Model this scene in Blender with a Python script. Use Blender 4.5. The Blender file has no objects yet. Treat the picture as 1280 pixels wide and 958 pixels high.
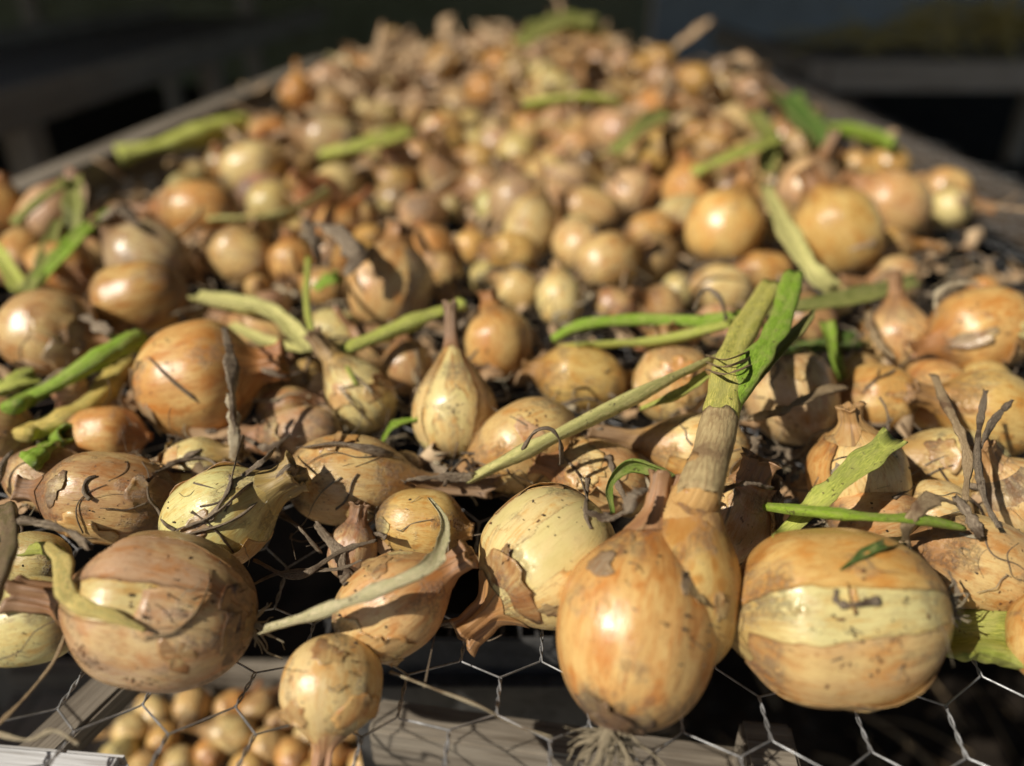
import bpy, math, random
import numpy as np
from mathutils import Vector, Matrix

random.seed(7)
rng = np.random.default_rng(7)
SC = bpy.context.scene
COL = SC.collection
rad = math.radians

# ------------------------------------------------------------------ camera
F, CX, CY = 961.0, 640.0, 479.0          # focal length and centre in photograph pixels
CAM_H, PITCH = 0.27, rad(29)
CAM = Vector((0, 0, CAM_H))
FWD = Vector((0, math.cos(PITCH), -math.sin(PITCH)))
UP = Vector((0, math.sin(PITCH), math.cos(PITCH)))
RT = Vector((1, 0, 0))
cd = bpy.data.cameras.new('camera'); cam = bpy.data.objects.new('camera', cd); COL.objects.link(cam)
cam.location = CAM; cam.rotation_euler = (math.pi/2 - PITCH, 0, 0)
cd.sensor_fit = 'HORIZONTAL'; cd.sensor_width = 36; cd.lens = F/1280*36
cd.clip_start = 0.01; cd.clip_end = 200
cd.dof.use_dof = True; cd.dof.focus_distance = 0.362; cd.dof.aperture_fstop = 2.65
SC.camera = cam
# ------------------------------------------------------------------ light
SUN = Vector((-0.63, -0.42, 0.66)).normalized()
w = bpy.data.worlds.new('World'); SC.world = w; w.use_nodes = True
nt = w.node_tree; nt.nodes.clear()
sky = nt.nodes.new('ShaderNodeTexSky'); sky.sky_type = 'NISHITA'; sky.sun_disc = False
sky.sun_elevation = math.asin(SUN.z); sky.sun_rotation = math.atan2(SUN.x, SUN.y)
bg = nt.nodes.new('ShaderNodeBackground'); bg.inputs[1].default_value = 0.05
ow = nt.nodes.new('ShaderNodeOutputWorld')
nt.links.new(sky.outputs[0], bg.inputs[0]); nt.links.new(bg.outputs[0], ow.inputs[0])
sl = bpy.data.lights.new('sun', 'SUN'); sl.energy = 4.4; sl.angle = rad(0.6); sl.color = (1.0, 0.93, 0.82)
so = bpy.data.objects.new('sun', sl); COL.objects.link(so); so.rotation_euler = SUN.to_track_quat('Z', 'Y').to_euler()
SC.view_settings.view_transform = 'Standard'; SC.view_settings.look = 'None'
SC.view_settings.exposure = 0.0; SC.view_settings.gamma = 1.0
SC.cycles.max_bounces = 6; SC.cycles.diffuse_bounces = 3; SC.cycles.glossy_bounces = 3

# ------------------------------------------------------------------ pixel rays onto the real surfaces
def ray(px, py):
    return (FWD + RT*((px-CX)/F) + UP*((CY-py)/F))          # depth 1 along FWD
def at_z(px, py, z):
    d = ray(px, py); return CAM + d*((z-CAM_H)/d.z)
def depth_of(p):
    return (p-CAM).dot(FWD)
def project(p):
    v = Vector(p)-CAM; d = v.dot(FWD)
    return CX+F*v.x/d, CY-F*v.dot(UP)/d
BULBS = []                                                   # (centre, 3x3 axes to world, R, e)
def hit(px, py):
    """first surface the line of sight meets: a bulb, else the wire"""
    d = ray(px, py).normalized(); best = None
    for c, M3, R, e in BULBS:
        oc = M3.transposed() @ (CAM-c); dd = M3.transposed() @ d
        s = Vector((1/R, 1/R, 1/(R*e)))
        o2 = Vector((oc.x*s.x, oc.y*s.y, oc.z*s.z)); d2 = Vector((dd.x*s.x, dd.y*s.y, dd.z*s.z))
        a = d2.dot(d2); b = o2.dot(d2); q = b*b-a*(o2.dot(o2)-1)
        if q > 0:
            t = (-b-math.sqrt(q))/a
            if t > 0 and (best is None or t < best): best = t
    p = at_z(px, py, 0.0); tp = (p-CAM).length
    if best is None or (d.z < 0 and tp < best): return p
    return CAM+d*best

# ------------------------------------------------------------------ object helpers
def mesh(name, verts, faces, uvs=None, smooth=True):
    me = bpy.data.meshes.new(name)
    verts = np.asarray(verts, dtype=np.float32)
    fl = [f for f in faces]
    me.from_pydata(verts.tolist(), [], fl)
    if uvs is not None:
        uv = me.uv_layers.new(name='UVMap')
        li = np.empty(len(me.loops), dtype=np.int32); me.loops.foreach_get('vertex_index', li)
        uv.data.foreach_set('uv', np.asarray(uvs, dtype=np.float32)[li].ravel())
    if smooth: me.polygons.foreach_set('use_smooth', [True]*len(me.polygons))
    me.update(); return me
def link(name, me, m=None, parent=None, M=None, color=None):
    o = bpy.data.objects.new(name, me); COL.objects.link(o)
    if m is not None and not me.materials: me.materials.append(m)
    if M is not None: o.matrix_basis = M
    if parent is not None:
        o.parent = parent; o.matrix_parent_inverse = Matrix.Translation(parent.location).inverted()
    if color is not None: o.color = color
    return o
def tag(o, label, cat, group=None, kind=None):
    if label: o['label'] = label
    if cat: o['category'] = cat
    if group: o['group'] = group
    if kind: o['kind'] = kind
    return o
def empty(name, loc):
    o = bpy.data.objects.new(name, None); COL.objects.link(o); o.location = loc
    o.empty_display_size = 0.01; return o
def box_mesh(name, sx, sy, sz, bev=0.0):
    b = bev
    if not b:
        v = [(x*sx/2, y*sy/2, z*sz/2) for x in (-1, 1) for y in (-1, 1) for z in (-1, 1)]
        f = [(0,1,3,2),(4,6,7,5),(0,4,5,1),(2,3,7,6),(0,2,6,4),(1,5,7,3)]
        return mesh(name, v, f, smooth=False)
    import bmesh
    bm = bmesh.new(); bmesh.ops.create_cube(bm, size=1)
    for v in bm.verts: v.co = Vector((v.co.x*sx, v.co.y*sy, v.co.z*sz))
    bmesh.ops.bevel(bm, geom=bm.edges[:], offset=b, segments=2, affect='EDGES')
    me = bpy.data.meshes.new(name); bm.to_mesh(me); bm.free(); return me
def bar(name, a, b, wdt, hgt, m, parent=None, bev=0.002, color=None):
    """a straight timber from a to b, hgt along the vertical"""
    a, b = Vector(a), Vector(b); d = (b-a); L = d.length; y = d.normalized()
    z = Vector((0,0,1)); 
    if abs(y.z) > .95: z = Vector((0,1,0))
    x = y.cross(z).normalized(); z = x.cross(y)
    M = Matrix((x, y, z)).transposed().to_4x4(); M.translation = (a+b)/2
    return link(name, box_mesh(name, wdt, L, hgt, bev), m, parent, M, color)

# ------------------------------------------------------------------ node helpers
class NT:
    def __init__(s, name):
        s.m = bpy.data.materials.new(name); s.m.use_nodes = True; s.t = s.m.node_tree; s.t.nodes.clear()
        s.out = s.t.nodes.new('ShaderNodeOutputMaterial'); s.b = s.t.nodes.new('ShaderNodeBsdfPrincipled')
        s.t.links.new(s.b.outputs[0], s.out.inputs[0])
    def put(s, sock, v):
        if hasattr(v, 'is_linked'): s.t.links.new(v, sock)
        elif v is not None:
            if isinstance(v, (tuple, list)) and len(v) == 3 and sock.type == 'RGBA': v = (*v, 1)
            sock.default_value = v
    def n(s, ty, ins=None, **props):
        x = s.t.nodes.new(ty)
        for k, v in props.items(): setattr(x, k, v)
        for k, v in (ins or {}).items(): s.put(x.inputs[k], v)
        return x
    def math(s, op, a, b=None, c=None, clamp=False):
        return s.n('ShaderNodeMath', {0: a, 1: b, 2: c} if c is not None else ({0: a, 1: b} if b is not None else {0: a}), operation=op, use_clamp=clamp).outputs[0]
    def vmath(s, op, a, b=None):
        return s.n('ShaderNodeVectorMath', {0: a, 1: b} if b is not None else {0: a}, operation=op).outputs[0]
    def mix(s, fac, a, b, blend='MIX'):
        x = s.n('ShaderNodeMix', None, data_type='RGBA', blend_type=blend)
        s.put(x.inputs[0], fac); s.put(x.inputs[6], a); s.put(x.inputs[7], b); return x.outputs[2]
    def rng(s, v, a, b, c=0.0, d=1.0, smooth=True):
        return s.n('ShaderNodeMapRange', {0: v, 1: a, 2: b, 3: c, 4: d}, interpolation_type='SMOOTHSTEP' if smooth else 'LINEAR').outputs[0]
    def noise(s, vec, scale, detail=3.0, rough=0.55, dist=0.0):
        return s.n('ShaderNodeTexNoise', {'Vector': vec, 'Scale': scale, 'Detail': detail, 'Roughness': rough, 'Distortion': dist}).outputs[0]
    def comb(s, x, y, z):
        return s.n('ShaderNodeCombineXYZ', {0: x, 1: y, 2: z}).outputs[0]
    def bump(s, h, dist, strength=1.0, normal=None):
        return s.n('ShaderNodeBump', {'Height': h, 'Distance': dist, 'Strength': strength, **({'Normal': normal} if normal else {})}).outputs[0]
    def fin(s, **kw):
        for k, v in kw.items(): s.put(s.b.inputs[k.replace('_', ' ')], v)
        return s.m

def skin_material(name, neck=False):
    """papery onion skin: object colour = outer skin, alpha = how much of it is torn away"""
    t = NT(name)
    tc = t.n('ShaderNodeTexCoord').outputs['Object']
    oi = t.n('ShaderNodeObjectInfo')
    off = t.math('MULTIPLY', oi.outputs['Random'], 61.0)
    ov = t.comb(off, t.math('MULTIPLY', off, 1.7), off)
    p = t.vmath('ADD', tc, ov)
    x, y, z = t.n('ShaderNodeSeparateXYZ', {0: tc}).outputs
    rho = t.math('ADD', t.math('SQRT', t.math('ADD', t.math('MULTIPLY', x, x), t.math('MULTIPLY', y, y))), 1e-4)
    cx, cy = t.math('DIVIDE', x, rho), t.math('DIVIDE', y, rho)
    mer = lambda k: t.vmath('ADD', t.comb(cx, cy, t.math('MULTIPLY', z, k)), ov)      # runs along the meridians
    st, st2 = mer(.14), mer(.45)
    vein = t.noise(st, 15.0, 4, .7); fine = t.noise(st, 44.0, 3, .65)
    m1 = t.noise(st2, 1.7, 4, .6, .25); m2 = t.noise(mer(.7), 3.0, 5, .62, .3); blot = t.noise(p, 2.3, 5, .62, .35)
    col = oi.outputs['Color']; peel = oi.outputs['Alpha']
    cream = t.mix(.55, t.mix(1.0, col, (1.2, 1.25, 1.2), 'MULTIPLY'), (0.76, 0.585, 0.245))
    warm = t.mix(1.0, col, (0.90, 0.63, 0.38), 'MULTIPLY')
    brown = t.mix(1.0, col, (0.62, 0.43, 0.30), 'MULTIPLY')
    c = t.mix(t.rng(m1, .38, .66, 0, .95), col, cream)
    c = t.mix(t.rng(m2, .48, .70, 0, .85), c, warm)
    c = t.mix(t.math('MULTIPLY', t.rng(blot, .56, .76), .45), c, brown)
    # fine veins: dark hair lines and pale ribs
    ln = t.math('ABSOLUTE', t.math('SUBTRACT', t.noise(st, 9.0, 2, .5), .5))
    c = t.mix(t.rng(ln, .016, .0, 0, .55), c, brown)
    c = t.mix(t.rng(vein, .52, .66, 0, .65), c, warm)
    c = t.mix(t.rng(fine, .52, .72, 0, .30), c, t.mix(1.0, c, (1.28, 1.25, 1.2), 'MULTIPLY'))
    c = t.mix(t.rng(fine, .47, .30, 0, .42), c, brown)
    zn = t.math('ADD', z, t.math('MULTIPLY', t.math('SUBTRACT', m2, .5), 1.1))
    c = t.mix(t.rng(zn, .55, 1.3, 0, .8), c, brown)
    c = t.mix(t.rng(zn, -.70, -1.2, 0, .8), c, (0.17, 0.095, 0.05))
    rough = t.rng(blot, .3, .75, .25, .38)
    h = t.math('ADD', t.math('MULTIPLY', vein, .6), t.math('MULTIPLY', fine, .25))
    if not neck:
        pn = t.noise(mer(.40), 1.25, 7, .58, .35)
        thr = t.rng(peel, 0, 1, .82, .40, False)
        dlt = t.math('SUBTRACT', pn, thr)
        msk = t.rng(dlt, -.002, .004)
        inner = t.mix(t.rng(m2, .3, .7), (0.78, 0.62, 0.28), (0.72, 0.62, 0.26))
        inner = t.mix(t.rng(vein, .50, .66, 0, .4), inner, (0.58, 0.47, 0.20))
        c = t.mix(t.math('MULTIPLY', msk, .85), c, inner)
        edge = t.math('MULTIPLY', t.rng(dlt, -.022, -.002), t.rng(dlt, .003, -.001))
        c = t.mix(t.math('MULTIPLY', edge, t.rng(blot, .40, .65, 0, .7)), c, (0.20, 0.09, 0.035))
        h = t.math('SUBTRACT', h, t.math('MULTIPLY', msk, .9))
        gate = t.rng(t.noise(p, 1.5, 2, .5), .52, .62)
        vo = t.n('ShaderNodeTexVoronoi', {'Vector': t.vmath('ADD', p, t.vmath('MULTIPLY', t.n('ShaderNodeTexNoise', {'Vector': p, 'Scale': 9.0}).outputs[1], (.14, .14, .14))), 'Scale': 6.5, 'Randomness': 1.0}).outputs['Distance']
        spk = t.math('MULTIPLY', t.rng(vo, .24, .08), gate)
        c = t.mix(t.math('MULTIPLY', spk, .7), c, (0.13, 0.06, 0.025))
        scab = t.math('MULTIPLY', t.rng(t.noise(t.vmath('ADD', p, (9.1, 2.2, 4.4)), 4.2, 7, .68, .6), .66, .70), .8)
        c = t.mix(scab, c, (0.13, 0.065, 0.03))
        # smeared soil, thicker towards the root and the neck
        ends = t.math('ADD', t.rng(t.math('ABSOLUTE', z), .35, 1.1, 0, .16), 0.0)
        soil = t.math('MULTIPLY', t.rng(t.math('ADD', t.noise(t.vmath('ADD', p, (3.7, 8.2, 1.4)), 1.6, 3, .5), ends), .56, .72), t.rng(t.noise(p, 11.0, 7, .75), .42, .60))
        c = t.mix(t.math('MULTIPLY', soil, .52), c, (0.135, 0.10, 0.07))
        rough = t.math('ADD', rough, t.math('MULTIPLY', t.math('MAXIMUM', soil, spk), .36))
        h = t.math('ADD', h, t.math('ADD', scab, t.math('MULTIPLY', soil, .7)))
    else:
        dry = t.noise(st, 6.0, 4, .6)
        c = t.mix(t.rng(t.math('ADD', z, t.math('MULTIPLY', t.math('SUBTRACT', dry, .5), 1.6)), 1.1, 2.6, 0, .85), c, (0.26, 0.165, 0.09))
        c = t.mix(t.rng(dry, .52, .66, 0, .6), c, (0.13, 0.075, 0.04))
        rough = t.math('ADD', rough, .25); h = t.math('MULTIPLY', dry, 2.0)
    nb = t.bump(h, .0005, .8)
    nb = t.bump(t.noise(mer(1.1), 3.4, 4, .55), .0022, .14, nb)
    return t.fin(Base_Color=c, Roughness=rough, Normal=nb, Specular_IOR_Level=.68)

def leaf_material(name):
    """onion leaf and stalk: object colour, alpha = how dry; U runs along the leaf"""
    t = NT(name)
    tc = t.n('ShaderNodeTexCoord'); uv = tc.outputs['UV']
    oi = t.n('ShaderNodeObjectInfo'); off = t.math('MULTIPLY', oi.outputs['Random'], 47.0)
    s = t.n('ShaderNodeSeparateXYZ', {0: uv}); u, v = s.outputs[0], s.outputs[1]
    va = t.math('MULTIPLY', v, 6.2832)
    pc = t.comb(t.math('COSINE', va), t.math('SINE', va), t.math('MULTIPLY', u, .6))
    pc = t.vmath('ADD', pc, t.comb(off, off, off))
    fib = t.noise(pc, 16.0, 5, .75); broad = t.noise(t.vmath('ADD', t.comb(t.math('COSINE', va), t.math('SINE', va), t.math('MULTIPLY', u, 3.0)), t.comb(off, 0.0, off)), 1.4, 4, .6, .3)
    col = oi.outputs['Color']; dry = oi.outputs['Alpha']
    c = t.mix(t.rng(fib, .40, .62), t.mix(1.0, col, (.74, .74, .62), 'MULTIPLY'), t.mix(1.0, col, (1.5, 1.32, 1.6), 'MULTIPLY'))
    c = t.mix(t.rng(broad, .4, .7, 0, .8), c, t.mix(.5, col, (0.62, 0.54, 0.22)))
    dm = t.rng(t.math('ADD', broad, t.math('MULTIPLY', t.math('SUBTRACT', fib, .5), .5)), t.rng(dry, 0, 1, .95, .12, False), t.rng(dry, 0, 1, 1.1, .32, False))
    c = t.mix(dm, c, t.mix(t.rng(fib, .35, .65), (0.16, 0.10, 0.055), (0.42, 0.31, 0.18)))
    sp = t.math('MULTIPLY', t.rng(t.noise(t.vmath('ADD', tc.outputs['Object'], (1.3, 5.1, 2.2)), 330.0, 4, .6), .62, .68), .75)
    c = t.mix(sp, c, (0.09, 0.055, 0.03))
    nb = t.bump(fib, .0012, .9)
    return t.fin(Base_Color=c, Roughness=t.rng(dm, 0, 1, .36, .7), Normal=nb, Specular_IOR_Level=.3)

def dry_material(name, c0, c1, c2):
    t = NT(name)
    tc = t.n('ShaderNodeTexCoord'); uv = tc.outputs['UV']; oi = t.n('ShaderNodeObjectInfo')
    s = t.n('ShaderNodeSeparateXYZ', {0: uv})
    va = t.math('MULTIPLY', s.outputs[1], 6.2832)
    pc = t.vmath('ADD', t.comb(t.math('COSINE', va), t.math('SINE', va), t.math('MULTIPLY', s.outputs[0], 1.2)), tc.outputs['Object'])
    fib = t.noise(pc, 7.0, 4, .65); blot = t.noise(tc.outputs['Object'], 60.0, 4, .6)
    c = t.mix(t.rng(fib, .36, .64), c0, c1); c = t.mix(t.rng(blot, .5, .68), c, c2)
    return t.fin(Base_Color=c, Roughness=.78, Normal=t.bump(fib, .001, .9), Specular_IOR_Level=.3)

def wood_material(name, c0, c1, scale=1.0):
    t = NT(name)
    tc = t.n('ShaderNodeTexCoord').outputs['Object']; oi = t.n('ShaderNodeObjectInfo')
    p = t.vmath('ADD', tc, t.comb(t.math('MULTIPLY', oi.outputs['Random'], 9.0), 0.0, oi.outputs['Random']))
    g = t.noise(t.vmath('MULTIPLY', p, (90*scale, 5*scale, 90*scale)), 1.0, 6, .62, .6)
    f = t.noise(t.vmath('MULTIPLY', p, (420*scale, 16*scale, 420*scale)), 1.0, 3, .6)
    b = t.noise(p, 14.0*scale, 4, .6)
    c = t.mix(t.rng(g, .33, .66), c0, c1); c = t.mix(t.rng(f, .52, .68, 0, .6), c, t.mix(1.0, c, (.5, .46, .42), 'MULTIPLY'))
    c = t.mix(t.rng(b, .52, .75, 0, .55), c, t.mix(1.0, c, (.55, .5, .45), 'MULTIPLY'))
    return t.fin(Base_Color=c, Roughness=.82, Normal=t.bump(t.math('ADD', g, f), .0012, .8), Specular_IOR_Level=.25)

def plain_material(name, c0, c1, scale, rough, metal=0.0, bump=0.0005, spec=.4):
    t = NT(name); tc = t.n('ShaderNodeTexCoord').outputs['Object']
    n1 = t.noise(tc, scale, 5, .62, .2); n2 = t.noise(tc, scale*7, 4, .6)
    c = t.mix(t.rng(n1, .36, .66), c0, c1); c = t.mix(t.rng(n2, .52, .7, 0, .5), c, t.mix(1.0, c, (.6, .57, .53), 'MULTIPLY'))
    return t.fin(Base_Color=c, Roughness=t.rng(n2, .3, .7, rough-.08, rough+.1), Metallic=metal, Normal=t.bump(t.math('ADD', n1, t.math('MULTIPLY', n2, .4)), bump, .8), Specular_IOR_Level=spec)

M_SKIN = skin_material('onion_skin'); M_NECK = skin_material('onion_neck', True)
M_LEAF = leaf_material('onion_leaf')
M_DRY = dry_material('dry_leaf', (0.16, 0.115, 0.075), (0.42, 0.335, 0.235), (0.10, 0.065, 0.04))
M_SCAB = plain_material('brown_scab', (0.13, 0.06, 0.028), (0.24, 0.125, 0.055), 300, .7, 0, .0003, .3)
M_STRAW = dry_material('dry_straw', (0.34, 0.23, 0.12), (0.52, 0.39, 0.23), (0.22, 0.13, 0.07))
M_ROOT = dry_material('root_fibre', (0.50, 0.40, 0.25), (0.62, 0.54, 0.38), (0.26, 0.18, 0.10))
M_PAPER = dry_material('papery_tops', (0.40, 0.255, 0.135), (0.64, 0.48, 0.30), (0.27, 0.15, 0.07))
M_SHEATH = dry_material('gold_sheath', (0.50, 0.29, 0.10), (0.60, 0.37, 0.14), (0.34, 0.19, 0.08))
M_SHEATH2 = dry_material('brown_sheath', (0.36, 0.25, 0.12), (0.52, 0.40, 0.20), (0.26, 0.17, 0.085))
M_WOOD = wood_material('weathered_wood', (0.15, 0.125, 0.095), (0.29, 0.25, 0.195))
M_RAIL = wood_material('brown_rail', (0.085, 0.066, 0.05), (0.16, 0.13, 0.10))
M_WHITE = wood_material('bleached_wood', (0.50, 0.50, 0.50), (0.66, 0.66, 0.66))
M_DARKWOOD = wood_material('dark_wood', (0.46, 0.39, 0.32), (0.62, 0.55, 0.47), .5)
M_WIRE = plain_material('galvanised_wire', (0.30, 0.30, 0.30), (0.60, 0.61, 0.62), 120, .40, .6, .0002, .5)
M_PLASTIC = plain_material('black_plastic', (0.045, 0.045, 0.046), (0.085, 0.083, 0.08), 30, .42)
M_SOIL = plain_material('dark_soil', (0.020, 0.015, 0.011), (0.055, 0.042, 0.030), 9, .92, 0, .02, .15)
M_CRUMB = plain_material('soil_crumbs', (0.05, 0.036, 0.025), (0.11, 0.08, 0.055), 200, .95, 0, .0004, .1)
M_WALL = plain_material('dark_olive_wall', (0.26, 0.28, 0.17), (0.36, 0.37, 0.25), 1.3, .8, 0, .004, .2)
M_SHEET = plain_material('blue_grey_sheet', (0.46, 0.53, 0.60), (0.54, 0.61, 0.68), .8, .6, 0, .003, .3)
M_BOUNCE_PATH = plain_material('bounce_concrete', (0.26, 0.235, 0.195), (0.36, 0.33, 0.28), 2.5, .85, 0, .003, .2)
M_SHADE_ROOF = plain_material('shade_roof', (0.05, 0.04, 0.032), (0.09, 0.075, 0.06), 3, .85, 0, .003, .2)

# ------------------------------------------------------------------ swept tubes (leaves, stalks, roots, wires)
def spline(pts, n):
    P = np.array([list(p) for p in pts], float)
    if len(P) == 2: return P[0]+(P[1]-P[0])*np.linspace(0, 1, n)[:, None]
    Q = np.vstack([2*P[0]-P[1], P, 2*P[-1]-P[-2]])
    u = np.linspace(0, len(P)-1-1e-9, n); i = u.astype(int); t = (u-i)[:, None]
    a, b, c, d = Q[i], Q[i+1], Q[i+2], Q[i+3]
    return .5*((2*b)+(-a+c)*t+(2*a-5*b+4*c-d)*t*t+(-a+3*b-3*c+d)*t**3)
def sweep(P, W, flat=1.0, sides=12, hint=(0, 0, 1), twist=0.0, groove=0.0, rough=0.0, hollow=(False, False), seed=0, jag=0.0, base=0, fold=0.0):
    """tube through P; W half-width per point; flat = thickness / width. Returns verts, faces, uvs"""
    r = np.random.default_rng(seed)
    P = np.asarray(P, float); n = len(P); W = np.broadcast_to(np.asarray(W, float), (n,)).copy(); flat = np.broadcast_to(flat, (n,))
    T = np.gradient(P, axis=0); T /= np.linalg.norm(T, axis=1)[:, None]+1e-12
    N = np.zeros_like(P); h = np.array(hint, float)
    v = h-T[0]*h.dot(T[0])
    if np.linalg.norm(v) < 1e-3: v = np.array((1., 0, 0))-T[0]*T[0][0]
    N[0] = v/np.linalg.norm(v)
    for i in range(1, n):
        v = N[i-1]-T[i]*N[i-1].dot(T[i]); N[i] = v/(np.linalg.norm(v)+1e-12)
    B = np.cross(T, N)
    if twist:
        a = np.linspace(0, twist, n)[:, None]; N, B = N*np.cos(a)+B*np.sin(a), B*np.cos(a)-N*np.sin(a)
    th = np.linspace(0, 2*np.pi, sides, endpoint=False)
    if rough: W = W*(1+rough*np.convolve(r.normal(size=n+4), np.ones(5)/2.2, 'valid'))
    cs = np.cos(th)[None, :]; sn = np.sin(th)[None, :]
    g = 1-groove*np.exp(-((th-np.pi/2)/.5)**2)[None, :]
    if rough:
        ph = r.uniform(0, 6.28, 4); uu = np.linspace(0, 1, n)[:, None]
        g = g*(1+rough*.8*(np.sin(3*th[None, :]+ph[0]+uu*9)+.6*np.sin(5*th[None, :]+ph[1]-uu*13)))
    V = P[:, None, :]+B[:, None, :]*(cs*W[:, None]*g)[..., None]+N[:, None, :]*(sn*(W*flat)[:, None]*g)[..., None]
    if fold: V = V+N[:, None, :]*(fold*W[:, None]*(cs**2-.5))[..., None]
    if jag:
        V[-1] += T[-1]*(r.uniform(-1, 1, sides)*jag)[:, None]
        V[0] += T[0]*(r.uniform(-1, 1, sides)*jag)[:, None]
    L = np.concatenate([[0], np.cumsum(np.linalg.norm(np.diff(P, axis=0), axis=1))])
    U = np.repeat((L/(2*np.pi*max(W.mean(), 1e-6)))[:, None], sides, 1); VV = np.repeat(np.linspace(0, 1, sides, endpoint=False)[None, :], n, 0)
    rings = [V[i] for i in range(n)]; us = [np.stack([U[i], VV[i]], 1) for i in range(n)]
    def inner(i, sgn):
        c = P[i]; out = []
        for k, dep in ((.72, 0.0), (.66, 1.6), (.3, 2.0)):
            out.append(c+(V[i]-c)*k+T[i]*sgn*dep*W[i]*.8)
        return out
    if hollow[1]:
        for q in inner(n-1, -1): rings.append(q); us.append(us[n-1])
    if hollow[0]:
        pre = inner(0, 1)
        for q in pre: rings.insert(0, q); us.insert(0, us[0])
    verts = np.concatenate(rings); uv = np.concatenate(us); m = len(rings); faces = []
    for i in range(m-1):
        a = base+i*sides
        for j in range(sides):
            k = (j+1) % sides; faces.append((a+j, a+k, a+sides+k, a+sides+j))
    faces.append(tuple(base+j for j in range(sides))[::-1]); faces.append(tuple(base+(m-1)*sides+j for j in range(sides)))
    return verts, faces, uv
class Bag:
    def __init__(s): s.v, s.f, s.u, s.n = [], [], [], 0
    def add(s, P, W, **k):
        v, f, u = sweep(P, W, base=s.n, **k); s.v.append(v); s.f += f; s.u.append(u); s.n += len(v)
    def mesh(s, name): return mesh(name, np.concatenate(s.v), s.f, np.concatenate(s.u))

# ------------------------------------------------------------------ ground, shed, benches
def sheet(name, x0, x1, y0, y1, z, m, n=2):
    xs = np.linspace(x0, x1, n); ys = np.linspace(y0, y1, n)
    v = [(x, y, z) for y in ys for x in xs]; f = [(j*n+i, j*n+i+1, j*n+n+i+1, j*n+n+i) for j in range(n-1) for i in range(n-1)]
    return link(name, mesh(name, v, f, smooth=False), m)
GZ = -0.62
tag(sheet('ground', -40, 40, -40, 40, GZ, M_SOIL), 'dark bare soil floor under the benches', 'soil', kind='structure')

tag(sheet('path', -6, 6, -6, .02, GZ+.02, M_BOUNCE_PATH), 'unseen pale concrete path added to bounce sunlight onto the onions', 'path', kind='structure')  # out of view, added as a reflector to fill the onions from below
shed = tag(empty('shed', (0, 3.5, GZ)), 'dark shed walls and an added unseen roof that shades the space behind the bench', 'shed')
ROOF = 1.45
shift = lambda z: (SUN.x/SUN.z*z, SUN.y/SUN.z*z)
dx, dy = shift(ROOF)
ox0, ox1, oy0, oy1 = -.66+dx, .70+dx, -.6+dy, 2.28+dy        # gap left in the added roof so only the bench is sunlit
def slab(name, x0, x1, y0, y1, z0, z1, m):
    return link(name, box_mesh(name, x1-x0, y1-y0, z1-z0), m, shed, Matrix.Translation(((x0+x1)/2, (y0+y1)/2, (z0+z1)/2)))
slab('shade_roof_panel', -9, ox0, -1.0, 7, ROOF, ROOF+.05, M_SHADE_ROOF)  # unseen roof, added to keep everything around the bench dark
slab('shade_roof_panel', ox1, 5, -1.0, 7, ROOF, ROOF+.05, M_SHADE_ROOF)
slab('shade_roof_panel', ox0, ox1, oy1, 7, ROOF, ROOF+.05, M_SHADE_ROOF)
slab('back_wall', -9, 1.05, 6.5, 6.56, GZ, ROOF, M_WALL)
slab('back_sheet', 1.05, 5, 6.3, 6.34, GZ, ROOF, M_SHEET)
for x in (-3.4, -1.9): slab('post', x, x+.1, 5.9, 6.0, GZ, ROOF, M_DARKWOOD)

YAW = rad(-3.5)
def tb(x, y, z):       # bench coordinates (turned slightly) to world
    return Vector((x*math.cos(YAW)-y*math.sin(YAW), x*math.sin(YAW)+y*math.cos(YAW), z))
bench = tag(empty('drying_bench', tb(0, 1.2, GZ)), 'weathered grey timber bench frame under the wire and onions', 'bench')
BL, BR, BF, BB = -.635, .60, .20, 2.35
bar('side_rail', tb(BL-.02, .45, -.014), tb(BL-.02, BB, -.014), .05, .085, M_WOOD, bench)
bar('side_rail', tb(BR+.02, .10, -.035), tb(BR+.02, BB, -.035), .045, .05, M_RAIL, bench)
bar('end_rail', tb(BL, BB+.03, -.028), tb(BR, BB+.03, -.028), .045, .05, M_WOOD, bench)
for x in (BL-.02, BR+.02):
    for y in (.62, BB-.1): bar('leg', tb(x, y, GZ), tb(x, y, -.054), .045, .045, M_WOOD, bench)
for y in (1.9,): bar('cross_slat', tb(BL+.03, y, -.07), tb(BR-.03, y, -.07), .05, .02, M_WOOD, bench)

# front beam, slanting slat, small block and pale board under the wire
a, b = at_z(470, 915, -.13), at_z(1010, 992, -.13)
o = bar('front_beam', a, b, .022, .034, M_WOOD); tag(o, 'grey grainy wooden beam below the wire, under the large orange onion', 'beam')
o = bar('grey_batten', at_z(38, 960, -.085), at_z(205, 800, -.085), .022, .016, M_WOOD)
tag(o, 'thin grey wooden slat slanting below the wire by the tray of small onions', 'batten')
o = bar('pale_board', at_z(-160, 962, -.035), at_z(150, 990, -.035), .026, .018, M_WHITE, bev=.004)
tag(o, 'sunlit pale board along the lowest edge beneath the bent wire', 'board')
o = bar('wood_block', at_z(925, 952, -.10), at_z(990, 958, -.10), .03, .03, M_WOOD)
tag(o, 'small stub of pale wood on the soil under the wire', 'wood block')

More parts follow.
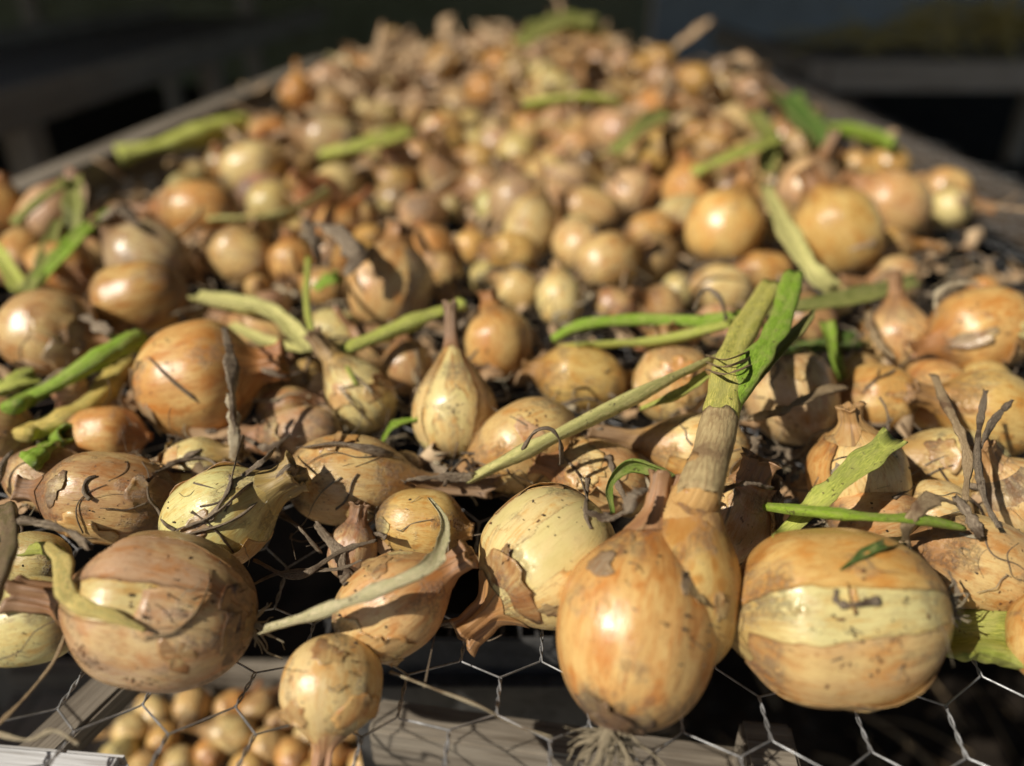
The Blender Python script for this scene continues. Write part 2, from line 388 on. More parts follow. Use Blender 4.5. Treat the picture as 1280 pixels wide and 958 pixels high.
# black ribbed crate below the wire
def crate():
    c0 = at_z(600, 802, -.10); X0, X1 = c0.x-.085, c0.x+.085; Y0, Y1 = c0.y, c0.y+.26; zt, zb = -.085, -.29
    c = tag(empty('plastic_crate', ((X0+X1)/2, (Y0+Y1)/2, zb)), 'black ribbed plastic crate standing below the wire', 'crate')
    def bx(name, x0, x1, y0, y1, z0, z1, bev=.0012): return link(name, box_mesh(name, x1-x0, y1-y0, z1-z0, bev), M_PLASTIC, c, Matrix.Translation(((x0+x1)/2, (y0+y1)/2, (z0+z1)/2)))
    bx('front_wall', X0, X1, Y0, Y0+.004, zb, zt-.012); bx('back_wall', X0, X1, Y1-.004, Y1, zb, zt-.012)
    bx('side_wall', X0, X0+.004, Y0+.004, Y1-.004, zb, zt-.012); bx('side_wall', X1-.004, X1, Y0+.004, Y1-.004, zb, zt-.012)
    bx('crate_floor', X0+.004, X1-.004, Y0+.004, Y1-.004, zb, zb+.004)
    bx('rim', X0-.012, X1+.012, Y0-.012, Y0-.009, zt-.022, zt); bx('rim', X0-.012, X1+.012, Y0+.006, Y0+.009, zt-.012, zt)
    bx('lip', X0-.012, X1+.012, Y0-.009, Y0, zt-.048, zt-.044)
    k = 0; x = X0-.006
    me = box_mesh('rib', .0022, .015, .010)
    while x < X1+.006:
        link('rib', me, M_PLASTIC, c, Matrix.Translation((x, Y0-.0015, zt-.005))); x += .0105
crate()

# lower tray with small onions in the sun
def bench_side(name, label, x0, x1, y0, y1, z, m, legs):
    b = tag(empty(name, ((x0+x1)/2, (y0+y1)/2, GZ)), label, 'bench')
    bar('rail', (x0, y0, z), (x0, y1, z), .05, .09, m, b); bar('rail', (x1, y0, z), (x1, y1, z), .05, .09, m, b)
    bar('end_rail', (x0+.027, y0, z), (x1-.027, y0, z), .05, .09, m, b)
    link('shelf_board', box_mesh('shelf_board', x1-x0-.06, y1-y0-.06, .02), m, b, Matrix.Translation(((x0+x1)/2, (y0+y1)/2, z-.02)))
    for x, y in legs: bar('leg', (x, y, GZ), (x, y, z-.047), .07, .07, m, b)
    return b
bench_side('side_bench', 'dim brown timber side bench running along the dark wall', -2.1, -1.16, 1.35, 5.2, -.035, M_DARKWOOD, [(-1.17, 1.9), (-1.17, 3.2), (-2.0, 1.9), (-2.0, 4.8)])
bench_side('shaded_bench', 'shaded brown bench with a yellowish heap on top', .98, 2.6, 2.62, 4.0, -.06, M_DARKWOOD, [(2.5, 2.65), (2.5, 3.9), (1.2, 3.9)])

# ------------------------------------------------------------------ chicken wire: woven zigzag strands
HW = .0385; COLS = HW/2; ROWP = .0335; TW = .0225
def wire_z(x, y):
    return -.003+.005*math.sin(x*19+y*7)+.004*math.sin(y*31-x*11+1)+.0025*math.sin(x*53+y*41)-(.016*math.exp(-((y-.24)/.07)**2)*math.exp(-((x-.02)/.16)**2))
def chicken_wire():
    root = tag(empty('chicken_wire', tb(0, 1.2, 0)), 'galvanised hexagonal chicken wire stretched under the onions', 'wire netting')
    k0, k1 = int(BL/COLS)-1, int((BR+.05)/COLS)
    nrow = int((BB-.11)/ROWP)
    for k in range(k0, k1):
        pts = []
        for r_ in range(nrow):
            y0 = .11+r_*ROWP; col = k if (r_ % 2) == (k % 2) else k+1
            near = y0 < .62
            ph = 0 if col == k else math.pi
            j1, j2 = random.Random(col*1000+r_).uniform(-.0034, .0034), random.Random(col*77+r_*13).uniform(-.0036, .0036)
            ns = 10 if near else 2
            for q in range(ns):
                f = q/(ns-1); a = ph+f*2*math.pi*1.5
                rr = .00062 if near else .0005
                X = col*COLS+j1+rr*math.cos(a); Y = y0+j2+f*TW; P = tb(X, Y, 0)
                P.z = wire_z(P.x, P.y)+rr*math.sin(a); pts.append(P)
        b = Bag(); b.add(np.array([list(p) for p in pts]), .00047, sides=5); me = b.mesh('wire')
        link('wire', me, M_WIRE, root)
chicken_wire()

# ------------------------------------------------------------------ onions
PAL = {'gold': (0.64, 0.385, 0.120), 'pale': (0.73, 0.55, 0.255), 'green': (0.65, 0.56, 0.245), 'brown': (0.42, 0.245, 0.11),
       'orange': (0.61, 0.315, 0.098), 'pink': (0.59, 0.375, 0.215), 'grey': (0.36, 0.26, 0.16), 'dark': (0.20, 0.115, 0.065), 'tan': (0.62, 0.40, 0.170)}
class Shape:
    """an onion in its own units: equator radius 1, axis along z, root at -e, neck from about +e"""
    def __init__(s, e, sm, q, nr, nl, bend, seed):
        s.e, s.sm, s.q, s.nr, s.nl, s.bend, s.seed = e, sm, q, nr, nl, bend, seed
        r = np.random.default_rng(seed); s.ph = r.uniform(0, 6.28, 10); s.am = r.uniform(.5, 1, 10)
        s.top = e*sm
    def rho(s, z):
        t = np.clip(z/s.e, -1, None)
        lo = np.power(np.clip(1-np.abs(np.minimum(t, 0))**2.15, 0, 1), .5)
        up = s.nr+(1-s.nr)*.5*(1+np.cos(np.pi*np.clip(np.maximum(t, 0)/s.sm, 0, 1)**s.q))
        return np.where(t < 0, lo, up)
    def surf(s, th, z, off=0.0):
        th, z = np.broadcast_arrays(np.asarray(th, float), np.asarray(z, float))
        r = s.rho(z); p, a = s.ph, s.am
        bump = .030*a[0]*np.sin(2*th+p[0]+.6*z)+.022*a[1]*np.sin(3*th+p[1]-z)+.018*a[2]*np.sin(th+p[2]+2.4*z)+.010*a[3]*np.sin(5*th+p[3])
        bump = bump+.006*a[4]*np.sin(9*th+p[4]+z)+.0045*a[5]*np.sin(14*th+p[5])+.008*a[6]*np.sin(4*z+2*th+p[6])
        nk = np.clip((z-.8*s.top)/(.35*s.e), 0, 1)               # ridged, shrunken neck
        ridg = nk*(.20*np.sin(4*th+p[7]+z*1.3)+.13*np.sin(7*th+p[8]-z)+.07*np.sin(11*th+p[9]))
        r = r*(1+bump+ridg)+off
        k = np.clip(z-.75*s.e, 0, None); bx = s.bend[0]*k**2; by = s.bend[1]*k**2
        return np.stack([r*np.cos(th)+bx, r*np.sin(th)+by, z+0*th], -1)
def grid_faces(nr, nc, wrap=True, base=0):
    f = []
    for i in range(nr-1):
        for j in range(nc if wrap else nc-1):
            k = (j+1) % nc; a = base+i*nc; f.append((a+j, a+k, a+nc+k, a+nc+j))
    return f
def bulb_mesh(S, nt_=64, nz=46, whole=False):
    zc = -S.e*np.cos(np.linspace(0, np.pi/2, nz//2))
    ztop = S.top*1.02 if not whole else S.top*1.02+S.nl
    zu = np.linspace(0, ztop, nz-nz//2+(6 if whole else 0))[1:]
    z = np.concatenate([zc, zu]); th = np.linspace(0, 2*np.pi, nt_, endpoint=False)
    V = S.surf(th[None, :], z[:, None]).reshape(-1, 3); n = len(z)
    V[:nt_, :2] *= 0; V[:nt_, 2] = -S.e+.03                       # dimple at the root plate
    f = grid_faces(n, nt_); f.append(tuple((n-1)*nt_+j for j in range(nt_)))
    return mesh('bulb', V, f)
def neck_mesh(S, nt_=36, seed=0):
    r = np.random.default_rng(seed); th = np.linspace(0, 2*np.pi, nt_, endpoint=False)
    z0 = S.top*.80; L = S.top-z0+S.nl; nz = 18
    u = np.linspace(0, 1, nz); lo = np.interp(th, np.linspace(0, 6.2832, 13), np.append(x := r.uniform(-.14, .10, 12), x[0]))
    hi = np.interp(th, np.linspace(0, 6.2832, 15), np.append(x := r.uniform(-.22, .14, 14), x[0]))*min(S.nl, 1.0)
    rings = []
    for i, t in enumerate(u):
        z = z0+t*L+lo*(1-t)**3*1.0+hi*t**3
        off = .020*(1-t)+.012 + (.05*S.nr/.2*np.sin(3*th+S.ph[2])*t*t)
        P = S.surf(th, z, off); fl = 1+.25*max(0, t-.82)/.18
        c = P.mean(0); P[:, :2] = c[:2]+(P[:, :2]-c[:2])*fl; rings.append(P)
    end = rings[-1]; c = end.mean(0)
    for k, d in ((.72, .0), (.6, -.25), (.2, -.3)):
        q = c+(end-c)*np.array((k, k, 1.0)); q[:, 2] += d*min(1, S.nl); rings.append(q)
    V = np.concatenate(rings); f = grid_faces(len(rings), nt_); f.append(tuple((len(rings)-1)*nt_+j for j in range(nt_)))
    return mesh('neck', V, f)
def flake_mesh(S, th0, z0, a, b, curl, seed):
    """a scrap of dry skin on the bulb: ragged outline, edge lifting off"""
    r = np.random.default_rng(seed); nr, ns = 7, 28
    ps = np.linspace(0, 2*np.pi, ns, endpoint=False)
    R = 1+.22*np.sin(2*ps+r.uniform(0, 6))+.16*np.sin(3*ps+r.uniform(0, 6))+.12*np.sin(7*ps+r.uniform(0, 6))+r.uniform(-.14, .14, ns)
    lift = np.clip(np.sin(ps+r.uniform(0, 6.28))+.2, 0, 1)*curl*(1+r.uniform(-.4, .4, ns))
    top = []
    for i in range(nr):
        q = (i+.02)/(nr-1)
        z = z0+b*q*R*np.sin(ps); rr = np.maximum(S.rho(np.clip(z, -S.e*.985, None)), .15)
        z = np.clip(z, -S.e*.985, S.top+S.nl); th = th0+a*q*R*np.cos(ps)/rr
        top.append(S.surf(th, z, .012+.006*q*np.sin(5*ps+seed)+lift*q**4))
    V = np.concatenate(top); n = len(V); Nn = V.copy(); Nn[:, 2] *= .4; Nn /= np.linalg.norm(Nn, axis=1)[:, None]+1e-9
    V2 = np.concatenate([V, V-Nn*.010]); f = grid_faces(nr, ns); f2 = [tuple(n+i for i in q[::-1]) for q in f]
    rim = [((nr-1)*ns+j, (nr-1)*ns+(j+1) % ns, n+(nr-1)*ns+(j+1) % ns, n+(nr-1)*ns+j) for j in range(ns)]
    return mesh('skin_flake', V2, f+f2+rim)
def shell_mesh(S, t0, t1, z0, z1, seed, lift=.05, base=.012):
    """a torn sheet of outer skin lying on the bulb between two meridians"""
    r = np.random.default_rng(seed); nz, nc = 44, 40
    zz = np.linspace(z0, z1, nz); 
    def jag(k): return np.convolve(r.normal(size=nz+6), np.ones(3)/3, 'same')[3:-3]*.020+.055*np.sin(np.linspace(0, 5, nz)+r.uniform(0, 6))*k
    a = t0+jag(1); b = t1+jag(1); u = np.linspace(0, 1, nc)
    th = a[:, None]+(b-a)[:, None]*u[None, :]
    edge = np.minimum(u, 1-u)[None, :]*(t1-t0)
    bot = zz[:, None]+.0*th+(np.convolve(r.normal(size=nc), np.ones(3)/3, 'same')*.05)[None, :]*np.clip(1-(zz[:, None]-z0)/.3, 0, 1)
    off = base+lift*np.exp(-edge/.10)*np.clip(.5+.8*np.sin(zz*4+r.uniform(0, 6)), 0, 1)[:, None]
    V = S.surf(th, np.clip(bot, -S.e*.99, None), off).reshape(-1, 3); n = len(V)
    Nn = V.copy(); Nn[:, 2] *= .3; Nn /= np.linalg.norm(Nn, axis=1)[:, None]+1e-9
    f = grid_faces(nz, nc, False); f2 = [tuple(n+i for i in q[::-1]) for q in f]
    per = [j for j in range(nc)]+[i*nc+nc-1 for i in range(1, nz)]+[(nz-1)*nc+j for j in range(nc-2, -1, -1)]+[i*nc for i in range(nz-2, 0, -1)]
    rim = [(per[i], per[(i+1) % len(per)], n+per[(i+1) % len(per)], n+per[i]) for i in range(len(per))]
    return mesh('outer_skin', np.concatenate([V, V-Nn*.010]), f+f2+rim)
def root_mesh(S, n, length, seed, spread=1.0, droop=(0, 0, 0)):
    r = np.random.default_rng(seed); b = Bag(); dr = np.array(droop)
    for i in range(n):
        a = r.uniform(0, 6.28); k = r.uniform(.02, .12)
        p = np.array((k*np.cos(a), k*np.sin(a), -S.e+.04)); d = np.array((np.cos(a)*spread*r.uniform(.2, 1), np.sin(a)*spread*r.uniform(.2, 1), -1.0)); d /= np.linalg.norm(d)
        pts = [p]; L = length*r.uniform(.35, 1.1)
        for q in range(5):
            d = d+r.normal(size=3)*.32+dr*.3; d /= np.linalg.norm(d); p = p+d*L/5; pts.append(p)
        b.add(spline(pts, 12), np.linspace(.020, .007, 12)*r.uniform(.6, 1.3), sides=5)
    return b.mesh('roots')

def specks_mesh(S, groups, seed):
    r = np.random.default_rng(seed); V, Fc = [], []
    for t0, z0, n, sp in groups:
        for i in range(n):
            th = rad(t0)+r.normal()*sp; z = np.clip(z0*S.e+r.normal()*sp, -.93*S.e, .95*S.e); a = r.choice((.008, .012, .018, .026)); ps = np.linspace(0, 6.2832, 9, endpoint=False)
            R_ = a*(1+r.uniform(-.45, .45, 9)); rr = max(float(S.rho(np.array(z))), .2); st_ = r.uniform(.6, 1.8); k = len(V)*10
            ring = S.surf(th+R_*np.cos(ps)*st_/rr, z+R_*np.sin(ps)/st_, .016); c_ = S.surf(np.array([th]), np.array([z]), .030)
            V.append(np.concatenate([ring, c_])); Fc += [(k+j, k+(j+1) % 9, k+9) for j in range(9)]
    return mesh('specks', np.concatenate(V), Fc)
HERO = {}
def onion(key, px, py, D, e, ang, tilt, lift, col, peel, label, neck=(.2, .5), shape=(1.3, 1.6), bend=(0, 0), roots=0, flakes=(), shells=(), group=None, rootlen=.6, specks=(), tint=1.0, dark=None, droop=(0, 0, 0)):
    seed = abs(hash(key)) % 9999 if not isinstance(key, int) else key*37+5
    a, tl = rad(ang), rad(tilt)
    z = .03
    for _ in range(12):
        p = at_z(px, py, z); d = depth_of(p); R = D*d/F/2
        toc = (CAM-p).normalized()
        ax = ((RT*math.cos(a)+UP*math.sin(a))*math.cos(tl)+toc*math.sin(tl)).normalized()
        z = lift*.01+math.sqrt((e*R*ax.z)**2+R*R*(1-ax.z**2))*.97
    X = (toc-ax*toc.dot(ax)).normalized(); Y = ax.cross(X)
    M3 = Matrix((X, Y, ax)).transposed(); M = Matrix.Translation(p) @ M3.to_4x4() @ Matrix.Scale(R, 4)
    S = Shape(e, shape[0], shape[1], neck[0], neck[1], bend, seed)
    root = tag(empty('onion', Vector((p.x, p.y, p.z-z+lift*.01))), label, 'onion', group or 'onions drying on the wire')
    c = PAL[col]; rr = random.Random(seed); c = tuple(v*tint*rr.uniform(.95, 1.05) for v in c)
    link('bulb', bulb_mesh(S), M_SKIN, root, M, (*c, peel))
    dk = PAL[dark] if dark else tuple(v*.85 for v in c)
    if neck[1] > 0: link('neck', neck_mesh(S, seed=seed), M_NECK, root, M, (*dk, 0))
    for i, (t, zf, fa, fb, cu, fc) in enumerate(flakes):
        link('skin_flake', flake_mesh(S, rad(t), zf*e, fa, fb, cu, seed+i*11), M_SKIN, root, M, (*PAL[fc], 0))
    for i, (t0, t1, z0, z1, fc, *lf) in enumerate(shells):
        link('outer_skin', shell_mesh(S, rad(t0), rad(t1), z0*e, z1*e, seed+i*7, *(lf or [.04]), base=.011+.006*i), M_SKIN, root, M, (*PAL[fc], 0))
    if specks: link('specks', specks_mesh(S, specks, seed), M_SCAB, root, M)['kind'] = 'stuff'
    if roots: link('roots', root_mesh(S, roots, rootlen, seed, droop=droop), M_ROOT, root, M)
    BULBS.append((p.copy(), M3, R, e)); HERO[key] = (root, S, M, p, R, ax, e)
    return root

FR = lambda k: None
# key, px, py, D, e(L/D), angle, tilt, lift, colour, peel, label ...
onion(1, 206, 766, 184, 1.22, 172, 6, -.5, 'green', .10, 'large pinkish tan onion with dark speckles and a pale torn patch', neck=(.16, .5), shape=(1.22, 1.9), roots=14, shells=[(-178, -12, -.97, 1.0, 'pink', .015), (20, 184, -.97, 1.0, 'pink', .02), (62, 112, -.9, .55, 'brown', .04)], flakes=[(4, -.48, .55, .50, .012, 'pink'), (-30, -.42, .22, .2, .01, 'brown'), (20, -.82, .3, .14, .06, 'dark'), (-30, -.86, .3, .12, .06, 'dark')], specks=[(-48, .5, 22, .16), (-62, -.02, 18, .15), (10, -.75, 5, .1)], tint=1.02, dark='brown')
onion(2, 35, 776, 108, 1.28, 186, -4, -.3, 'green', .55, 'smooth pale yellow onion cut by the picture edge beside the speckled one', neck=(.2, .4), tint=1.1)
onion(3, 416, 856, 128, .95, 262, 22, -1.2, 'pale', .35, 'small pale onion hanging over the edge with its neck pointing down', neck=(.17, .75), shape=(1.28, 1.6), flakes=[(-38, .45, .38, .34, .05, 'orange'), (50, .62, .3, .22, .1, 'brown'), (12, -.55, .34, .2, .03, 'brown')], dark='pink')
onion(4, 487, 758, 122, 1.22, 33, 4, -.2, 'tan', .46, 'patchy torn tan onion with a short cut neck below the pale stalk', neck=(.24, .35), shape=(1.35, 1.5), flakes=[(40, -.2, .5, .4, .08, 'tan'), (-60, .3, .35, .3, .06, 'brown'), (10, -.62, .5, .3, .1, 'pale'), (75, -.5, .3, .3, .1, 'brown')])
onion(5, 526, 655, 86, 1.32, -8, 2, 0, 'gold', .12, 'small golden onion behind the pale curved stalk', neck=(.22, .0), roots=10, shape=(1.15, 1.9), flakes=[(35, -.85, .4, .3, .06, 'green')], specks=[(-10, .75, 34, .15), (30, .65, 20, .14)])
onion(6, 688, 694, 166, 1.02, 222, 14, -.2, 'pale', .80, 'shiny cream onion with brown paper skin and a cut neck at its corner', neck=(.20, .50), shape=(1.26, 1.9), specks=[(20, .1, 4, .4), (-40, -.1, 3, .3)], shells=[(72, 175, -.92, .25, 'brown', .07)], flakes=[(100, -.5, .5, .45, .1, 'brown'), (6, .76, .55, .18, .1, 'brown'), (-38, .55, .14, .16, .08, 'dark'), (30, .62, .12, .14, .08, 'dark')], dark='tan', tint=1.06)
onion(7, 795, 784, 200, 1.22, 79, -15, -.5, 'orange', .08, 'large glossy orange onion with dangling roots standing in front of its twin', neck=(.15, .42), shape=(1.28, 1.45), roots=60, rootlen=.95, flakes=[(-26, -.84, .30, .18, .1, 'dark'), (12, -.90, .4, .13, .12, 'dark'), (42, .44, .14, .11, .05, 'dark'), (34, .52, .10, .14, .04, 'grey'), (-38, .50, .22, .14, .03, 'grey'), (60, .62, .14, .12, .05, 'grey')], dark='pink', tint=1.04, droop=(0, 0, -.3))
onion(8, 850, 748, 150, 1.28, 82, -3, .6, 'gold', .15, 'golden twin bulb carrying the thick upright green stalk', neck=(.36, 0), shape=(1.4, 1.35), flakes=[(40, .1, .16, .22, .03, 'brown')])
onion(9, 1046, 766, 208, 1.26, 183, -3, -.2, 'green', .30, 'biggest golden onion with a pale yellow band and a torn lower edge', neck=(.2, .2), shape=(1.15, 2.1), roots=40, rootlen=.34, shells=[(16, 118, -.96, .95, 'gold', .02), (-88, -17, -.96, .93, 'tan', .05), (-150, -70, -.85, .7, 'brown', .07)], flakes=[(8, .10, .17, .05, .06, 'orange')], specks=[(-5, 0, 12, .35), (-40, .1, 10, .25)], tint=1.03)
onion(10, 1222, 706, 124, 1.22, 158, 8, .2, 'tan', .24, 'tan onion with a twisted dry neck next to the biggest one', neck=(.22, .50), shape=(1.5, 1.3), bend=(.3, -.5), specks=[(-20, -.2, 14, .2), (30, .1, 6, .2)])
onion(11, 1318, 800, 104, 1.15, 90, 0, 0, 'orange', .1, 'orange onion almost cut off by the picture edge over the thick green stalk', neck=(.2, .4))
onion(13, 918, 652, 92, 1.18, 66, 8, .6, 'pink', .05, 'small pinkish onion with crumpled open skin behind the twin bulbs', neck=(.42, .42), shape=(1.25, 1.3), flakes=[(20, .8, .6, .3, .22, 'pink'), (-60, .6, .5, .4, .16, 'tan'), (70, .5, .4, .4, .2, 'tan')])
onion(14, 1074, 600, 120, 1.08, 98, 12, 0, 'pale', .50, 'cream onion with brown mottles crossed by a cut green leaf', neck=(.2, .3), shape=(1.25, 1.8), shells=[(-130, -28, -.8, .9, 'orange', .1)], flakes=[(-5, -.45, .4, .22, .04, 'brown')])
onion(15, 1088, 648, 84, 1.25, 12, 6, .2, 'tan', .15, 'half hidden tan onion behind the thin green stem', neck=(.2, 0), roots=16, rootlen=.35)
onion(16, 1170, 640, 78, 1.1, 175, 4, .3, 'pale', .3, 'small cream onion tucked behind the twisted dry neck', neck=(.2, .2))
onion(17, 1193, 582, 92, 1.5, 176, 0, 0, 'pale', .52, 'long cream onion lying behind two dry grey stems', neck=(.24, .5), shape=(1.45, 1.4), flakes=[(20, .5, .5, .3, .1, 'brown'), (40, .1, .4, .2, .06, 'grey')])
onion(18, 1268, 622, 96, 1.0, 120, 10, .2, 'pale', .5, 'pale onion at the picture edge below the spotted one', neck=(.2, .4), shells=[(-60, 60, .35, .9, 'grey', .1)])
onion(19, 1240, 517, 108, 1.15, 165, 5, .2, 'gold', .22, 'golden onion with one round dark spot under the bark-streaked one', neck=(.2, .4), shape=(1.45, 1.4), flakes=[(8, -.15, .12, .1, .0, 'brown')], specks=[(-30, -.3, 10, .2)])
onion(20, 1228, 413, 108, 1.18, 195, 0, 1.4, 'orange', .10, 'orange onion with streaks of grey bark resting on its neighbours', neck=(.18, .3), shape=(1.25, 1.8), flakes=[(-8, .62, .13, .5, .1, 'grey'), (-14, -.42, .16, .42, .1, 'green'), (-75, .1, .9, .3, .14, 'brown')], tint=1.05)
onion(21, 1168, 494, 88, 1.05, 175, 6, 0, 'orange', .08, 'plain orange onion between the small dirty one and the spotted one', neck=(.15, .0), shape=(1.15, 1.9), roots=12, rootlen=.3)
onion(22, 1098, 497, 86, 1.08, 178, 5, .4, 'gold', .30, 'small round dirty yellow onion with a dry shrivelled leaf', neck=(.16, .35), tint=.95, specks=[(0, 0, 22, .5)], flakes=[(5, -.1, .08, .4, .02, 'brown')])
onion(23, 990, 496, 114, 1.08, 110, 8, .1, 'pink', .16, 'rosy tan onion with dark scabs right behind the thick stalk', neck=(.18, .4), flakes=[(22, .62, .2, .16, .04, 'brown')], specks=[(-20, -.3, 12, .3), (20, .2, 8, .3)])
onion(24, 1122, 424, 80, 1.05, 92, 4, .2, 'tan', .3, 'tan onion with a pointed neck standing among dry husks', neck=(.16, .45), shape=(1.6, 1.15), flakes=[(-70, 0, .6, .5, .3, 'tan'), (60, -.1, .6, .5, .3, 'tan')])
onion(25, 878, 562, 94, 1.25, 172, 0, .5, 'pale', .30, 'cream onion with a long neck reaching from behind the thick stalk', neck=(.2, 1.1), shape=(1.7, 1.15), shells=[(-100, -20, -.6, .8, 'gold', .05)])
onion(26, 752, 598, 96, 1.22, 165, 6, .1, 'tan', .35, 'onion in wrinkled torn skin behind the glossy cream one', neck=(.25, .3), flakes=[(10, .5, .5, .4, .16, 'pale'), (-40, .4, .5, .5, .2, 'tan'), (50, .75, .5, .3, .2, 'pale')])
onion(27, 660, 556, 112, 1.22, 205, 2, 0, 'tan', .16, 'rounded tan onion whose neck meets the end of the diagonal leaf', neck=(.19, .55), shape=(1.55, 1.3), flakes=[(10, -.1, .4, .25, .02, 'pink')], specks=[(-10, .1, 14, .22), (30, -.3, 10, .2)])
onion(28, 568, 517, 104, 1.12, 92, -6, .2, 'pale', .82, 'upright cream onion with a tall pointed brown neck', neck=(.12, .75), shape=(1.75, 1.1), shells=[(-130, -46, -.6, 1.3, 'pale', .03), (30, 170, -.5, 1.7, 'brown', .05)], dark='brown')
onion(29, 432, 600, 112, 1.33, -3, -2, 0, 'tan', .22, 'long tan onion with its neck stretched towards the diagonal leaf', neck=(.20, 1.35), shape=(1.5, 1.35), flakes=[(-68, -.05, .34, .3, .06, 'orange'), (-75, -.3, .6, .3, .08, 'brown')])
onion(30, 452, 497, 82, 1.15, 128, 2, .2, 'green', .5, 'pale yellow pointed onion wrapped in dry fibres', neck=(.2, .55), shape=(1.7, 1.2), flakes=[(40, -.1, .5, .4, .1, 'brown'), (-30, .3, .3, .4, .1, 'tan')], tint=1.1)
onion(31, 378, 544, 74, 1.35, 185, 0, 0, 'pink', .05, 'dull wrinkled pinkish onion behind the long-necked tan one', neck=(.4, .5), shape=(1.35, 1.3), flakes=[(0, .6, .7, .4, .18, 'grey'), (-50, .3, .5, .4, .1, 'pink')])
onion(32, 244, 476, 143, 1.0, 12, 0, -.2, 'orange', .10, 'round glossy orange onion with a thin root lying across it', neck=(.24, .35), shape=(1.25, 1.9), tint=1.05, flakes=[(35, -.62, .34, .12, .07, 'grey'), (-10, -.9, .3, .12, .06, 'grey')])
onion(33, 132, 546, 78, 1.28, 0, 0, 0, 'orange', .05, 'small smooth egg-like orange onion beside the yellow leaf', neck=(.14, .0), shape=(1.12, 2.0), tint=1.08)
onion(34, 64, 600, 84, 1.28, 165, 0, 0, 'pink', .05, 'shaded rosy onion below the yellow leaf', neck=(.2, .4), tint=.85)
onion(35, 138, 622, 112, 1.45, 175, 3, .4, 'brown', .18, 'rough brown oblong onion with sooty marks', neck=(.2, .25), shape=(1.2, 1.9), tint=1.15, flakes=[(-55, .1, .5, .5, .05, 'tan'), (10, -.75, .5, .3, .09, 'brown'), (5, .55, .35, .22, .03, 'grey')])
onion(36, 240, 586, 74, 1.25, 20, 8, 0, 'green', .45, 'small pale green onion behind the husk-covered one', neck=(.25, .3), shells=[(-60, 10, -.9, .1, 'tan', .06)], flakes=[(-70, -.5, .5, .3, .14, 'grey')], tint=1.1)
onion(37, 272, 650, 122, 1.18, 30, 6, .4, 'green', .55, 'greenish onion draped with grey shrivelled leaves', neck=(.3, .4), shape=(1.35, 1.5), shells=[(38, 120, -.9, .6, 'tan', .12), (-170, -95, -.8, .8, 'pink', .1)], flakes=[(60, -.75, .6, .4, .14, 'brown'), (-5, .1, .2, .3, .1, 'grey')], tint=1.12)
onion(38, -4, 540, 84, 1.0, 190, 0, .2, 'brown', .2, 'brown onion half outside the picture beside the green leaf', neck=(.2, .3))
onion(39, 62, 418, 110, 1.08, -8, 4, .2, 'tan', .16, 'dusty tan onion with peeling dark skin above the bent green leaf', neck=(.2, .4), flakes=[(-40, .5, .6, .5, .12, 'brown'), (20, .8, .5, .3, .2, 'grey'), (20, -.8, .5, .3, .1, 'grey')], tint=.92)
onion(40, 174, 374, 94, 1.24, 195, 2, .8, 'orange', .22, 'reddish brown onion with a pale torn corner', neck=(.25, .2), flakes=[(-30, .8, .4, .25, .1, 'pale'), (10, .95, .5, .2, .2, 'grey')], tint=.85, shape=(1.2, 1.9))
onion(41, 186, 326, 92, 1.15, 150, 0, .4, 'grey', .1, 'greyish dull onion just behind the reddish brown one', neck=(.2, .3), tint=1.15)
onion(42, 250, 264, 74, 1.35, 180, 0, 1.2, 'orange', .08, 'orange onion with its neck along the timber rail', neck=(.2, .8), shape=(1.5, 1.3))
onion(43, 303, 322, 72, 1.2, 150, 0, .2, 'tan', .3, 'tan onion with a pale streak on its upper side', neck=(.2, .3))
onion(44, 366, 330, 58, 1.05, 100, 0, .4, 'orange', .2, 'small shiny orange onion near the upright withered leaf', neck=(.2, .2))
onion(45, 486, 362, 104, 1.08, 80, 0, .3, 'tan', .38, 'big dusty onion with a greenish shoulder behind the green stalk', neck=(.25, .2), shells=[(20, 150, -.6, .9, 'grey', .06)])
onion(46, 510, 461, 64, 1.08, 100, 0, 0, 'brown', .1, 'small brown onion below the tip of the green stalk', neck=(.2, .4), tint=1.1)
onion(47, 622, 430, 88, 1.03, 100, 0, .2, 'orange', .18, 'smooth orange onion behind the tall brown neck', neck=(.2, .2))
onion(48, 727, 474, 88, 1.28, 168, 4, .1, 'gold', .10, 'golden onion with a small dark blotch above the diagonal leaf', neck=(.18, .2), shape=(1.2, 1.8))
onion(49, 842, 482, 96, 1.0, 105, 0, 0, 'tan', .3, 'striped husky onion half behind the diagonal leaf', neck=(.3, .3), shells=[(-60, 70, -.3, 1.0, 'tan', .14)], flakes=[(10, .2, .4, .5, .12, 'orange')])
onion(50, 757, 331, 74, 1.1, 30, 0, .6, 'tan', .15, 'round tan onion between the pale yellow one and the golden ones', neck=(.2, .3))
onion(51, 700, 376, 58, 1.2, 95, 0, .3, 'green', .75, 'small peeled yellow-green onion above the green leaves', neck=(.2, .2), tint=1.2)
onion(52, 648, 364, 52, 1.15, 150, 0, .3, 'pale', .4, 'tiny pale onion beside the peeled yellow-green one', neck=(.2, .2))
onion(53, 905, 288, 92, 1.08, 65, 0, .9, 'gold', .32, 'plump golden onion leaning beside the pale fallen leaf', neck=(.2, .2), tint=1.08)
onion(54, 957, 340, 52, 1.35, 178, 0, .4, 'orange', .08, 'small reddish onion under the plump golden one', neck=(.2, .2), tint=.92)
onion(55, 903, 362, 58, 1.4, 170, 0, .1, 'pale', .3, 'oblong cream onion just above the green leaves', neck=(.2, .2))
onion(56, 1046, 292, 104, 1.12, 115, 0, 1.0, 'gold', .14, 'large golden onion right of the pale fallen leaf', neck=(.22, .3), dark='brown')
onion(57, 1115, 258, 84, 1.12, 150, 0, 1.2, 'tan', .14, 'large tan onion near the far rail end of the netting', neck=(.25, .3))
